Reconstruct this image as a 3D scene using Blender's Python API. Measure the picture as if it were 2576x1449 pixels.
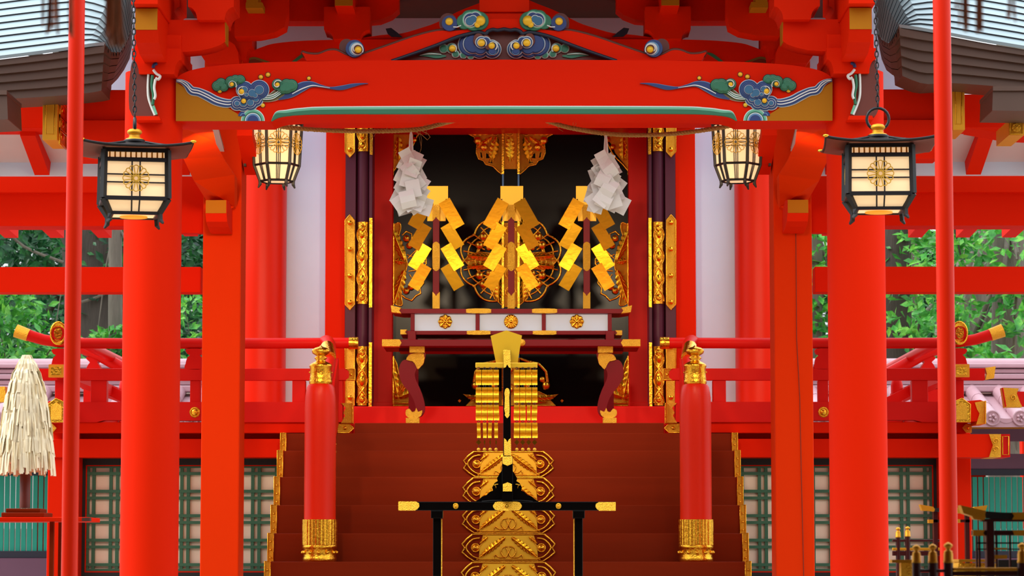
import bpy, bmesh, math, random
from mathutils import Vector, Matrix
from math import sin, cos, pi, radians
random.seed(7)
for o in list(bpy.data.objects): bpy.data.objects.remove(o, do_unlink=True)
C = bpy.context.scene
COL = C.collection
# ------------------------------------------------------------ camera
F = 7500.0                                   # focal length in pixels of the 2576-wide frame
CAM = Vector((0.124, 0.0, 1.5)); TILT = math.atan(680/7500.0); YAW = radians(0.266)
cd = bpy.data.cameras.new('camera'); cam = bpy.data.objects.new('camera', cd); COL.objects.link(cam)
cam.location = CAM; cam.rotation_euler = (pi/2+TILT, 0, YAW)
cd.sensor_width = 36; cd.lens = F/2576*36; cd.clip_start = .1; cd.clip_end = 400
cd.dof.use_dof = True; cd.dof.focus_distance = 18.5; cd.dof.aperture_fstop = 8.0
C.camera = cam
# ------------------------------------------------------------ view + world
C.view_settings.view_transform = 'Standard'; C.view_settings.look = 'None'
C.view_settings.gamma = 1; C.view_settings.exposure = 0.0; C.view_settings.use_curve_mapping = False
w = bpy.data.worlds.new('sky'); C.world = w; w.use_nodes = True
nt = w.node_tree; nt.nodes.clear()
wo = nt.nodes.new('ShaderNodeOutputWorld'); bg = nt.nodes.new('ShaderNodeBackground')
tc = nt.nodes.new('ShaderNodeTexCoord'); sx = nt.nodes.new('ShaderNodeSeparateXYZ')
rp = nt.nodes.new('ShaderNodeValToRGB'); mp = nt.nodes.new('ShaderNodeMapRange')
mp.inputs[1].default_value = -1; mp.inputs[2].default_value = 1
nt.links.new(tc.outputs['Generated'], sx.inputs[0]); nt.links.new(sx.outputs[2], mp.inputs[0])
nt.links.new(mp.outputs[0], rp.inputs[0]); nt.links.new(rp.outputs[0], bg.inputs[0]); nt.links.new(bg.outputs[0], wo.inputs[0])
e = rp.color_ramp.elements
e[0].position = .0; e[0].color = (.12,.11,.10,1); e[1].position = 1; e[1].color = (.86,.93,1.0,1)
k = e.new(.49); k.color = (.16,.15,.14,1); k = e.new(.53); k.color = (.30,.32,.32,1); k = e.new(.66); k.color = (.80,.86,.94,1)
bg.inputs[1].default_value = 2.6
def sun(name, az, el, en, ang, col=(1,1,1)):
    l = bpy.data.lights.new(name, 'SUN'); l.energy = en; l.angle = radians(ang); l.color = col
    o = bpy.data.objects.new(name, l); COL.objects.link(o)
    d = Vector((sin(radians(az))*cos(radians(el)), cos(radians(az))*cos(radians(el)), sin(radians(el))))  # towards the sun
    o.rotation_euler = d.to_track_quat('Z', 'Y').to_euler()
sun('daylight_sun', -100, 42, 2.5, 25, (1,.97,.93))
def lamp(name, p, en, r, col, spot=None, to=None):
    l = bpy.data.lights.new(name, 'SPOT' if spot else 'POINT'); l.energy = en; l.color = col; l.shadow_soft_size = r
    o = bpy.data.objects.new(name, l); COL.objects.link(o); o.location = p
    if spot:
        l.spot_size = radians(spot); l.spot_blend = .8
        o.rotation_euler = (Vector(p)-Vector(to)).to_track_quat('Z','Y').to_euler()
WARM = (1,.62,.28)
# spotlights fixed behind the porch beam, as the shrine lights its altar and pillars
lamp('altar_spotlight', (-.9,17.95,4.28), 230, .12, (1,.80,.55), 60, (-.1,23.5,2.9))
lamp('altar_spotlight', (.9,17.95,4.28), 230, .12, (1,.80,.55), 60, (.1,23.5,2.9))
lamp('pillar_spotlight', (-1.72,17.5,3.95), 110, .08, WARM, 95, (-1.95,20.0,3.2))
lamp('pillar_spotlight', (1.72,17.5,3.95), 45, .08, WARM, 95, (1.95,20.0,3.2))
# ------------------------------------------------------------ pixel -> point at depth Y
def ray(px, py):
    u = (px-1288)/F; v = (724.5-py)/F; a, b = cos(TILT), sin(TILT)
    y = a-v*b; z = b+v*a
    return Vector((u*cos(YAW)-y*sin(YAW), u*sin(YAW)+y*cos(YAW), z))
def P(px, py, Y):
    r = ray(px, py); return CAM+r*(Y/r.y)
def px2m(Y): return Y/F
# ------------------------------------------------------------ materials
def lin(c): return tuple(((x/255)/12.92 if x/255 <= .04045 else ((x/255+.055)/1.055)**2.4) for x in c)
def mat(name, rgb, rough=.5, metal=0, var=.12, scale=6, bump=0, bscale=40, emit=None, estr=0, stretch=(1,1,1), coat=0, spec=.5, vor=False):
    m = bpy.data.materials.new(name); m.use_nodes = True; n = m.node_tree; b = n.nodes['Principled BSDF']
    b.inputs['Roughness'].default_value = rough; b.inputs['Metallic'].default_value = metal
    b.inputs['Specular IOR Level'].default_value = spec
    b.inputs['Coat Weight'].default_value = coat; b.inputs['Coat Roughness'].default_value = .15
    c = lin(rgb)
    co = n.nodes.new('ShaderNodeTexCoord'); ma = n.nodes.new('ShaderNodeMapping'); ma.inputs['Scale'].default_value = stretch
    n.links.new(co.outputs['Object'], ma.inputs[0])
    no = n.nodes.new('ShaderNodeTexNoise'); no.inputs['Scale'].default_value = scale; no.inputs['Detail'].default_value = 5
    n.links.new(ma.outputs[0], no.inputs['Vector'])
    mx = n.nodes.new('ShaderNodeMix'); mx.data_type = 'RGBA'
    mx.inputs[6].default_value = tuple(x*(1-var) for x in c)+(1,); mx.inputs[7].default_value = tuple(min(1, x*(1+var)) for x in c)+(1,)
    n.links.new(no.outputs[0], mx.inputs[0]); n.links.new(mx.outputs[2], b.inputs['Base Color'])
    if bump:
        if vor:
            t = n.nodes.new('ShaderNodeTexVoronoi'); t.inputs['Scale'].default_value = bscale
        else:
            t = n.nodes.new('ShaderNodeTexNoise'); t.inputs['Scale'].default_value = bscale; t.inputs['Detail'].default_value = 3
        n.links.new(ma.outputs[0], t.inputs['Vector'])
        bp = n.nodes.new('ShaderNodeBump'); bp.inputs['Strength'].default_value = bump; bp.inputs['Distance'].default_value = .01
        n.links.new(t.outputs[0], bp.inputs['Height']); n.links.new(bp.outputs[0], b.inputs['Normal'])
    if emit:
        b.inputs['Emission Color'].default_value = lin(emit)+(1,); b.inputs['Emission Strength'].default_value = estr
    return m
V = {}
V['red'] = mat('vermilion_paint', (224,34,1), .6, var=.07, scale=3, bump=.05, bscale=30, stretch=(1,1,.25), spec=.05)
V['redx'] = mat('vermilion_beam_paint', (224,31,1), .6, var=.07, scale=3, bump=.05, bscale=30, stretch=(.25,1,1), spec=.05)
V['redg'] = mat('glossy_vermilion_paint', (226,38,4), .36, var=.06, scale=3, stretch=(1,1,.25), spec=.22)
V['crim'] = mat('crimson_rail_paint', (208,16,6), .45, var=.06, spec=.14)
V['maroon'] = mat('maroon_lacquer', (118,10,26), .4, var=.08, spec=.12)
V['purple'] = mat('purple_brown_lacquer', (80,32,50), .4, var=.08, spec=.2)
V['brown'] = mat('stair_brown_lacquer', (122,34,3), .5, var=.2, scale=5, stretch=(.2,1,2), spec=.08)
V['black'] = mat('black_lacquer', (9,7,6), .22, var=.1, spec=.12)
V['mblack'] = mat('matt_black_wood', (15,12,11), .6, var=.1)
V['gold'] = mat('polished_gold', (240,180,52), .24, 1, var=.10, scale=30, bump=.35, bscale=70)
V['goldr'] = mat('chased_gold', (240,180,50), .38, .78, var=.12, scale=60, bump=.6, bscale=260, vor=True)
V['goldf'] = mat('brushed_gold_leaf', (240,178,40), .25, 1, var=.1, scale=12, bump=.06, bscale=30)
V['goldm'] = mat('matt_gilding', (226,160,34), .5, .6, var=.08)
V['boss'] = mat('yellow_gilt_boss', (244,186,30), .45, .2, var=.1)
V['redo'] = mat('lamp_tinted_vermilion_paint', (222,50,1), .6, var=.06, scale=3, stretch=(1,1,.25), spec=.05)  # vermilion with the warm lamplight's orange mixed into its colour
V['plate'] = mat('pale_gold_plate', (236,182,30), .42, .25, var=.06)
V['crest'] = mat('yellow_crest_gilding', (232,180,48), .5, .1, var=.05)
V['ochre'] = mat('ochre_paint', (178,108,4), .6, var=.06, spec=.15)
V['white'] = mat('daylight_tinted_plaster', (208,230,254), .8, var=.03)  # white plaster; bluish daylight is put into its colour, offsetting red bounce
V['pink'] = mat('pale_plaster', (206,184,184), .8, var=.04)
V['cream'] = mat('cream_paper', (250,224,198), .8, var=.03)
V['green'] = mat('lattice_green_paint', (52,104,74), .55, var=.08)
V['teal'] = mat('teal_paint', (10,148,124), .55, var=.1)
V['navy'] = mat('navy_paint', (30,52,110), .5, var=.08)
V['lblue'] = mat('pale_blue_paint', (96,140,176), .5, var=.06)
V['tblue'] = mat('teal_blue_paint', (44,98,132), .5, var=.06)
V['wline'] = mat('white_line_paint', (226,224,216), .5, var=.03)
V['cgreen'] = mat('cloud_green_paint', (40,110,76), .5, var=.08)
V['lgreen'] = mat('pale_green_paint', (108,182,146), .5, var=.05)
V['rbrown'] = mat('red_brown_paint', (104,38,18), .55, var=.08)
V['dark'] = mat('dark_navy_paint', (24,26,44), .5, var=.05)
V['olive'] = mat('olive_paint', (110,96,40), .5, var=.05)
V['iron'] = mat('black_iron', (30,29,30), .45, .3, var=.1)
V['copper'] = mat('weathered_copper_sheet', (150,168,172), .42, .35, var=.12, scale=3, spec=.4)
V['eave'] = mat('brown_copper_eave', (88,64,50), .5, .2, var=.15, scale=4)
V['tan'] = mat('rope_straw', (178,128,62), .9, var=.25, scale=60, bump=.5, bscale=120)
V['paper'] = mat('white_paper', (232,226,214), .8, var=.03)
V['straw'] = mat('ivory_paper_strips', (250,234,196), .85, var=.06, scale=20)
V['tassel'] = mat('brown_cord', (250,186,146), .9, var=.15)
V['tile'] = mat('pink_glazed_tile', (178,140,148), .35, var=.12, scale=8)
V['stone'] = mat('pale_stone', (170,165,155), .8, var=.1)
V['wood'] = mat('dark_wood', (70,40,26), .7, var=.15)
V['bark'] = mat('grey_bark', (104,96,84), .9, var=.35, scale=8, bump=1, bscale=16, stretch=(4,4,.6))
V['barkd'] = mat('dark_bark', (62,54,46), .9, var=.35, scale=8, bump=1, bscale=16, stretch=(4,4,.6))
V['gravel'] = mat('pale_gravel', (176,166,150), .95, var=.2, scale=60)
V['lamp'] = mat('lit_lantern_paper', (255,225,170), .7, var=.04, emit=(255,212,160), estr=.62)
V['glow'] = mat('lit_amber_glass', (255,150,40), .6, emit=(255,150,30), estr=.7)
V['seam'] = mat('dark_roof_seam', (26,28,34), .7)
V['bluel'] = mat('blue_edge_reflection', (50,110,170), .4)  # blue reflections along the door gaps, put in as colour
def leafmat(name, a, b, c):
    m = mat(name, b, .4, var=0, spec=.5); n = m.node_tree
    bs = n.nodes['Principled BSDF']; co = n.nodes.new('ShaderNodeTexCoord')
    no = n.nodes.new('ShaderNodeTexNoise'); no.inputs['Scale'].default_value = 3.5; no.inputs['Detail'].default_value = 6; no.inputs['Roughness'].default_value = .7
    r = n.nodes.new('ShaderNodeValToRGB'); r.color_ramp.elements[0].position = .36; r.color_ramp.elements[1].position = .66
    r.color_ramp.elements[0].color = lin(a)+(1,); r.color_ramp.elements[1].color = lin(c)+(1,)
    q = r.color_ramp.elements.new(.5); q.color = lin(b)+(1,)
    n.links.new(co.outputs['Object'], no.inputs[0]); n.links.new(no.outputs[0], r.inputs[0]); n.links.new(r.outputs[0], bs.inputs['Base Color'])
    bs.inputs['Transmission Weight'].default_value = 0
    tr = n.nodes.new('ShaderNodeBsdfTranslucent'); ms = n.nodes.new('ShaderNodeMixShader'); ms.inputs[0].default_value = .35
    n.links.new(r.outputs[0], tr.inputs[0]); n.links.new(bs.outputs[0], ms.inputs[1]); n.links.new(tr.outputs[0], ms.inputs[2])
    n.links.new(ms.outputs[0], n.nodes['Material Output'].inputs[0])
    return m
V['leafd'] = leafmat('dark_evergreen_leaf', (8,44,28), (24,84,42), (62,136,62))
V['leafl'] = leafmat('fresh_green_leaf', (26,96,34), (66,156,52), (140,210,78))
# ------------------------------------------------------------ mesh builder
class MB:
    def __init__(s): s.v=[]; s.f=[]; s.m=[]; s.sm=[]; s.mats=[]
    def mi(s, m):
        if m not in s.mats: s.mats.append(m)
        return s.mats.index(m)
    def add(s, vs, fs, m, smooth=False):
        k = len(s.v); s.v += [tuple(v) for v in vs]; i = s.mi(m)
        for f in fs: s.f.append([k+a for a in f]); s.m.append(i); s.sm.append(smooth)
    def box(s, x0,x1,y0,y1,z0,z1, m):
        if x0>x1: x0,x1=x1,x0
        if y0>y1: y0,y1=y1,y0
        if z0>z1: z0,z1=z1,z0
        vs=[(x0,y0,z0),(x1,y0,z0),(x1,y1,z0),(x0,y1,z0),(x0,y0,z1),(x1,y0,z1),(x1,y1,z1),(x0,y1,z1)]
        s.add(vs,[(0,3,2,1),(4,5,6,7),(0,1,5,4),(1,2,6,5),(2,3,7,6),(3,0,4,7)],m)
    def pbox(s, x0,y0,x1,y1,Y,d,m, row=None):        # front face seen at pixels (x0,y0)-(x1,y1) at depth Y
        r = row if row is not None else (y0+y1)/2
        xc=(x0+x1)/2
        s.box(P(x0,r,Y).x,P(x1,r,Y).x,Y,Y+d,P(xc,y1,Y).z,P(xc,y0,Y).z,m)
    def prism(s, pts, d, m, ms=None):                 # closed outline (Vectors in one XZ plane) pushed back by d
        n=len(pts); vs=[tuple(p) for p in pts]+[(p[0],p[1]+d,p[2]) for p in pts]
        s.add(vs,[list(range(n)),list(range(2*n-1,n-1,-1))],m)
        s.add(vs,[(i,(i+1)%n,n+(i+1)%n,n+i) for i in range(n)],ms or m)
    def pprism(s, pp, Y, d, m, ms=None): s.prism([P(x,y,Y) for x,y in pp], d, m, ms)
    def tube(s, path, r, m, seg=8, closed=False, smooth=True, flat=None):
        path=[Vector(p) for p in path]; n=len(path)
        if n<2: return
        R = r if isinstance(r,(list,tuple)) else [r]*n
        vs=[]; up=None
        for i,p in enumerate(path):
            a = path[(i+1)%n] if closed or i<n-1 else p
            b = path[i-1] if closed or i>0 else p
            t=(a-b)
            if t.length<1e-9: t=Vector((0,0,1))
            t.normalize()
            if up is None:
                up = Vector((0,1,0)) if abs(t.y)<.9 else Vector((1,0,0))
            u=(up-t*up.dot(t))
            if u.length<1e-6: u=t.orthogonal()
            u.normalize(); w_=t.cross(u); up=u
            for k in range(seg):
                q=2*pi*k/seg; vs.append(p+(u*cos(q)*(flat or 1)+w_*sin(q))*R[i])
        fs=[]
        for i in range(n if closed else n-1):
            j=(i+1)%n
            for k in range(seg): l=(k+1)%seg; fs.append((i*seg+k,i*seg+l,j*seg+l,j*seg+k))
        s.add(vs,fs,m,smooth)
        if not closed:
            s.add(vs[:seg],[list(range(seg))],m); s.add(vs[-seg:],[list(range(seg))],m)
    def ptube(s, pp, Y, rpx, m, seg=8, closed=False, flat=None):
        k=px2m(Y); R=[a*k for a in rpx] if isinstance(rpx,(list,tuple)) else rpx*k
        s.tube([P(x,y,Y) for x,y in pp],R,m,seg,closed,flat=flat)
    def lathe(s, prof, c, m, seg=24, axis='Z', smooth=True, ripple=None, start=0, full=2*pi):
        vs=[]; c=Vector(c)
        for (r,h) in prof:
            for k in range(seg):
                a=start+full*k/seg; rr=r*(ripple(a) if ripple else 1)
                d=Vector((cos(a)*rr,sin(a)*rr,h)) if axis=='Z' else (Vector((cos(a)*rr,-h,sin(a)*rr)) if axis=='Y' else Vector((h,cos(a)*rr,sin(a)*rr)))
                vs.append(c+d)
        fs=[]
        for i in range(len(prof)-1):
            for k in range(seg): l=(k+1)%seg; fs.append((i*seg+k,i*seg+l,(i+1)*seg+l,(i+1)*seg+k))
        s.add(vs,fs,m,smooth)
        s.add(vs[:seg],[list(range(seg))],m); s.add(vs[-seg:],[list(range(seg))],m)
    def ball(s, c, r, m, seg=12, rings=7, sc=(1,1,1)):
        vs=[];fs=[]
        for i in range(rings+1):
            a=pi*i/rings
            for k in range(seg):
                b=2*pi*k/seg; vs.append((c[0]+r*sin(a)*cos(b)*sc[0],c[1]+r*sin(a)*sin(b)*sc[1],c[2]+r*cos(a)*sc[2]))
        for i in range(rings):
            for k in range(seg): l=(k+1)%seg; fs.append((i*seg+k,i*seg+l,(i+1)*seg+l,(i+1)*seg+k))
        s.add(vs,fs,m,True)
    def disc(s, x, y, r, Y, d, m, seg=26, bev=.25):    # raised round: centre pixel, radius in pixels, front at Y, goes back d
        c=P(x,y,Y); k=px2m(Y)*r
        s.lathe([(k,-d),(k,-d*.35),(k*(1-bev*.25),0)],c,m,seg,'Y')
    def half(s, x, y, r, Y, d, m, seg=16):
        pts=[(x+r*cos(pi*i/seg),y-r*sin(pi*i/seg)) for i in range(seg+1)]
        s.pprism(pts,Y,d,m)
    def dome(s, x, y, r, Y, m, h=.6, seg=14):
        c=P(x,y,Y); k=px2m(Y)*r
        s.lathe([(k*cos(a),k*h*sin(a)) for a in [i*pi/2/5 for i in range(5)]]+[(k*.02,k*h)],c,m,seg,'Y')
    def build(s, name, parent=None, bevel=0):
        me=bpy.data.meshes.new(name); me.from_pydata(s.v,[],s.f)
        for m in s.mats: me.materials.append(V[m])
        me.polygons.foreach_set('material_index',s.m); me.polygons.foreach_set('use_smooth',s.sm)
        b=bmesh.new(); b.from_mesh(me); bmesh.ops.recalc_face_normals(b,faces=b.faces[:]); b.to_mesh(me); b.free()
        o=bpy.data.objects.new(name,me); COL.objects.link(o)
        if parent is not None: o.parent=parent
        if bevel:
            q=o.modifiers.new('bevel','BEVEL'); q.width=bevel; q.segments=2; q.limit_method='ANGLE'; q.angle_limit=radians(50)
        return o
def tag(o, label=None, cat=None, group=None, kind=None):
    if label: o['label']=label
    if cat: o['category']=cat
    if group: o['group']=group
    if kind: o['kind']=kind
    return o
def T(name, label, cat, group=None):
    o=bpy.data.objects.new(name,None); COL.objects.link(o); o.empty_display_size=.1
    return tag(o,label,cat,group)
def kids(o): return [c for c in bpy.data.objects if c.parent==o]
def tree(o):
    r=[o]
    for c in kids(o): r+=tree(c)
    return r
def done(root, only=None):                      # put the thing's origin at its base
    ms=[o for o in tree(root) if o.type=='MESH']; vs=[v.co for o in ms for v in o.data.vertices]
    b=Vector(((min(v.x for v in vs)+max(v.x for v in vs))/2,(min(v.y for v in vs)+max(v.y for v in vs))/2,min(v.z for v in vs)))
    for o in ms: o.data.transform(Matrix.Translation(-b))
    root.location=b
    return root
def mirror(o, label=None, parent=None, name=None):   # the same thing on the other side of the hall's axis
    c=o.copy(); COL.objects.link(c)
    if o.data:
        c.data=o.data.copy(); c.data.transform(Matrix.Scale(-1,4,(1,0,0))); c.data.flip_normals()
    c.location.x=-o.location.x; c.parent=parent
    if name: c.name=name
    if label: c['label']=label
    for k_ in kids(o): mirror(k_,None,c)
    return c
def clone(o, off, label=None, parent=None):
    c=o.copy(); COL.objects.link(c); c.parent=parent
    if parent is None: c.location=Vector(o.location)+Vector(off)
    if label: c['label']=label
    for k_ in kids(o): clone(k_,None,None,c)
    return c
def single(name, mb, label, cat, group=None, bevel=0):
    o=mb.build(name,bevel=bevel); tag(o,label,cat,group); return done(o)
def S(name, mb, bevel=0):
    o=mb.build(name,bevel=bevel); o['kind']='structure'; return done(o)
def cr(pts, n=6, closed=False):                  # Catmull-Rom through 2-D or 3-D points
    pts=[Vector(p) for p in pts]; N=len(pts); out=[]
    for i in range(N if closed else N-1):
        g=lambda j: pts[j%N] if closed else pts[max(0,min(N-1,j))]
        a,b,c_,d=g(i-1),g(i),g(i+1),g(i+2)
        for k in range(n):
            t=k/n; out.append(.5*((2*b)+(c_-a)*t+(2*a-5*b+4*c_-d)*t*t+(3*b-a-3*c_+d)*t*t*t))
    if not closed: out.append(pts[-1])
    return out
def spiral(cx, cy, r0, r1, a0, turns, n=22):
    return [(cx+(r0+(r1-r0)*i/n)*cos(a0+turns*2*pi*i/n), cy+(r0+(r1-r0)*i/n)*sin(a0+turns*2*pi*i/n)) for i in range(n+1)]
def cloud(mb, lobes, rings, Y, step=.005):
    for i,(sh,m) in enumerate(rings):
        for j,(x,y,r) in enumerate(lobes):
            if r-sh>1.2: mb.disc(x,y,r-sh,Y-step*(i+1)-.0003*j,step*1.3,m,24)
def ribbon(mb, path, widths, rings, Y, step=.005):
    p=cr(path,5); n=len(p)
    ws=cr([(w_,0) for w_ in widths],5)
    for i,(k,m) in enumerate(rings):
        L=[];R=[]
        for j,q in enumerate(p):
            a=p[min(j+1,n-1)]-p[max(j-1,0)]; a=a.normalized() if a.length else Vector((1,0)); nn=Vector((-a.y,a.x))
            w_=max(.3,ws[j].x*k)/2
            L.append(q+nn*w_); R.append(q-nn*w_)
        mb.pprism([(q.x,q.y) for q in L+R[::-1]],Y-step*(i+1),step*1.4,m)
def leafrelief(mb, x, y, ang, L, Wd, Y, m, lobes=5):   # chased leaf: stem rib plus overlapping lobes, relief in front of Y
    ca,sa=cos(ang),sin(ang); k=px2m(Y)
    def q(u,v,h): p=P(x+u*ca-v*sa, y+u*sa+v*ca, Y); return Vector((p.x,Y-h,p.z))
    out=[]
    for i in range(lobes*2+1):
        t=i/(lobes*2); wv=Wd*sin(pi*min(1,t*.93+.07))**.7*(1 if i%2 else .72)
        out.append((t*L,wv/2))
    top=[q(u,v,.002) for u,v in out]; bot=[q(u,-v,.002) for u,v in out]
    rib=[q(t*L,0,.05*k*Wd+.010) for t in [i/(lobes*2) for i in range(lobes*2+1)]]
    n=len(out); vs=top+rib+bot; fs=[]
    for i in range(n-1): fs+=[(i,i+1,n+i+1,n+i),(n+i,n+i+1,2*n+i+1,2*n+i)]
    mb.add(vs,fs,m)
    for i in range(1,lobes):
        t=i/lobes
        for sgn in (1,-1):
            mb.tube([q(t*L-.14*L,0,.009),q(t*L+.10*L,sgn*Wd*.40*sin(pi*t)**.6,.006)],k*Wd*.02+.0006,m,5)
    mb.tube(rib,k*Wd*.04+.001,m,5)
def chrys(mb, c, r, m, n=16, wire=.0022):               # sixteen-petal open chrysanthemum in the XZ plane about c (facing -Y)
    c=Vector(c)
    for i in range(n):
        a=2*pi*i/n+pi/n*0; h=pi/n
        def q(rr,aa): return c+Vector((rr*cos(aa),0,rr*sin(aa)))
        pts=[q(r*.24,a-h*.95),q(r*.88,a-h*.98),q(r*.96,a-h*.72),q(r,a-h*.25),q(r,a+h*.25),q(r*.96,a+h*.72),q(r*.88,a+h*.98),q(r*.24,a+h*.95)]
        mb.tube(pts,wire,m,6)
    mb.tube([c+Vector((r*.2*cos(2*pi*i/14),0,r*.2*sin(2*pi*i/14))) for i in range(14)],wire*1.5,m,6,True)
def petals(mb, c, r, m, n=16, d=.012):                  # solid rosette with rounded petals
    c=Vector(c)
    for i in range(n):
        a=2*pi*i/n
        mb.ball(c+Vector((r*.62*cos(a),-d*.3,r*.62*sin(a))),r*.34,m,8,5,(1,.35,1))
        mb.tube([c+Vector((r*.2*cos(a),-d*.8,r*.2*sin(a))),c+Vector((r*.85*cos(a),-d*.6,r*.85*sin(a)))],r*.11,m,6)
    mb.lathe([(r*.9,-.004),(r*.8,.004)],c,m,20,'Y'); mb.ball(c+Vector((0,-d,0)),r*.24,m,10,6)
# ============================================================ SETTING: ground, roofs, hall walls
def Z(y, Y, x=1288): return P(x,y,Y).z
def X(x, Y, y=900): return P(x,y,Y).x
FZ = Z(1064,22.2)                                # hall floor height
m=MB(); m.box(-60,60,-20,90,-.2,0,'gravel'); S('ground',m)
m=MB(); m.box(-9,9,-8.2,-8,0,5.0,'wood')  # unseen back wall, added to darken reflections in doors and gold
for i in range(9): m.box(-8.4+i*2,-8+i*2,-8.0,-7.8,0,5,'redx')
S('wall_added_back',m)
m=MB(); m.box(-9.2,-9,-8,12.5,0,5,'wood'); S('wall_added_left',m); m=MB(); m.box(9,9.2,-8,6,0,5,'wood'); S('wall_added_right',m)  # unseen side walls, added to cut the daylight reaching the front
m=MB(); m.box(-9,9,-8,10.4,4.9,5.1,'wood')
for i in range(11): m.box(-9,9,-7.5+i*1.75,-7.3+i*1.75,4.72,4.9,'redx')
S('ceiling_haiden',m)
m=MB(); m.box(-2.45,2.45,15.9,21.1,Z(-260,17),Z(-260,17)+.2,'wood'); m.box(-1.35,1.35,21.1,24.6,Z(-260,17),Z(-260,17)+.2,'wood'); S('ceiling_porch',m)  # unseen ceiling, rear part narrowed so skylight reaches the hall walls
m=MB(); m.box(-3.2,3.2,22.25,24.9,FZ-.12,FZ-.004,'crim'); m.box(-3.2,3.2,24.9,27,FZ-.12,FZ-.004,'brown'); S('floor',m)
# hall wall sheets
YW=24.2
for s,nm in ((0,'wall_left'),(1,'wall_right')):
    m=MB()
    x0,x1=X(700,YW),X(822,YW)
    if s: x0,x1=-x1,-x0
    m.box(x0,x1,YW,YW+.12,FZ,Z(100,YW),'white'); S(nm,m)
m=MB(); a=X(560,YW); 
m.box(X(600,24.6),-X(600,24.6),24.6,24.75,FZ,FZ+4.2,'wood'); S('wall_back',m)
# jambs and door surround
def pair(name_l, name_r, mb, bevel=0):
    o=S(name_l,mb,bevel); q=mirror(o,name=name_r); return o,q
m=MB(); m.box(X(817,24.05),X(868,24.05),24.05,24.4,FZ,Z(200,24),'red'); pair('trim_1','trim_2',m,.006)
m=MB(); m.box(X(932,24.3),X(986,24.3),24.3,24.6,FZ,Z(200,24),'crim')
m.box(X(932,24.2),X(986,24.2),24.22,24.6,FZ,FZ+.26,'crim'); pair('trim_3','trim_4',m,.004)
# door frame: flat strip + round moulding + edge fillet, purple brown, with gold mounts
m=MB(); YF=23.95
m.box(X(867,YF),X(893,YF),YF,24.4,FZ,Z(200,24),'purple')
xa,xb=X(894,YF),X(927,YF); rr=(xb-xa)/2
m.lathe([(rr,FZ),(rr,Z(200,24))],((xa+xb)/2,YF+.06,0),'purple',24)
m.box(X(927,YF),X(935,YF),YF,24.4,FZ,Z(200,24),'purple')
fr=S('trim_5',m,.003)
def mount(y0,y1,pt0,pt1):                         # gold mount on the frame between pixel rows
    g=MB(); Yq=YF-.012
    tip=[(868,y0+(14 if pt0 else 0)),(880,y0),(892,y0+(14 if pt0 else 0)),(892,y1-(14 if pt1 else 0)),(880,y1),(868,y1-(14 if pt1 else 0))]
    if not pt0: tip=[p for p in tip if p!=(880,y0)]
    if not pt1: tip=[p for p in tip if p!=(880,y1)]
    g.pprism(tip,Yq,.014,'goldr')
    g.ptube(tip,Yq,1.3,'gold',6,True)
    k=max(2,round((y1-y0-20)/60))
    for i in range(k): g.dome(880,y0+20+(y1-y0-40)*i/(k-1 if k>1 else 1),6.5,Yq,'gold',.9)
    a0=y0+(18 if pt0 else 0); a1=y1-(16 if pt1 else 0)
    zb,zt=Z(a1,YF),Z(a0,YF)
    g.lathe([(rr+.012,zb),(rr+.012,zt)],((xa+xb)/2,YF+.06,0),'gold',24)
    # braided vines over the round moulding
    cx=(894+927)/2; n=max(24,int((y1-y0)/4))
    for ph in (0,pi):
        pts=[]
        for i in range(n+1):
            t=i/n; y=a0+6+(a1-a0-12)*t; xx=13*sin(ph+t*(a1-a0)/58*pi)
            p=P(cx+xx,y,YF); pts.append((p.x,YF+.06-math.sqrt(max(.0002,(rr+.014)**2-(p.x-(xa+xb)/2)**2)),p.z))
        g.tube(pts,.007,'gold',6)
    for i in range(int((a1-a0)/58)):
        y=a0+29+58*i
        if y<a1-15: g.ball(P(cx,y,YF-.02),.028,'goldf',10,6,(.8,.7,1.5))
    for y in (a0+16,a1-16): g.dome(cx,y,8,YF-.03,'gold',.6); g.ptube(spiral(cx,y,3,11,0,1.2),YF-.04,1.3,'gold',5)
    g.box(X(928,YF),X(935.5,YF),Yq,YF,zb-.03,zt+.03,'gold')
    g.build('gold_mount',fr)
for o in list(kids(fr)): pass
mount(250,396,False,True); mount(540,780,True,True); mount(853,1020,True,False)
for o in kids(fr): o.data.transform(Matrix.Translation(-fr.location))
mirror(fr,name='trim_6')
m=MB(); m.box(-1.33,1.33,23.7,24.5,FZ,Z(1022,23.7),'crim'); S('trim_7',m,.008)     # threshold
m=MB(); m.box(-1.5,1.5,24.0,24.6,Z(316,24),Z(262,24),'crim'); m.box(-1.5,1.5,23.9,24.6,Z(262,24),Z(150,24),'red'); S('trim_8',m,.006)  # lintel
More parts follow.
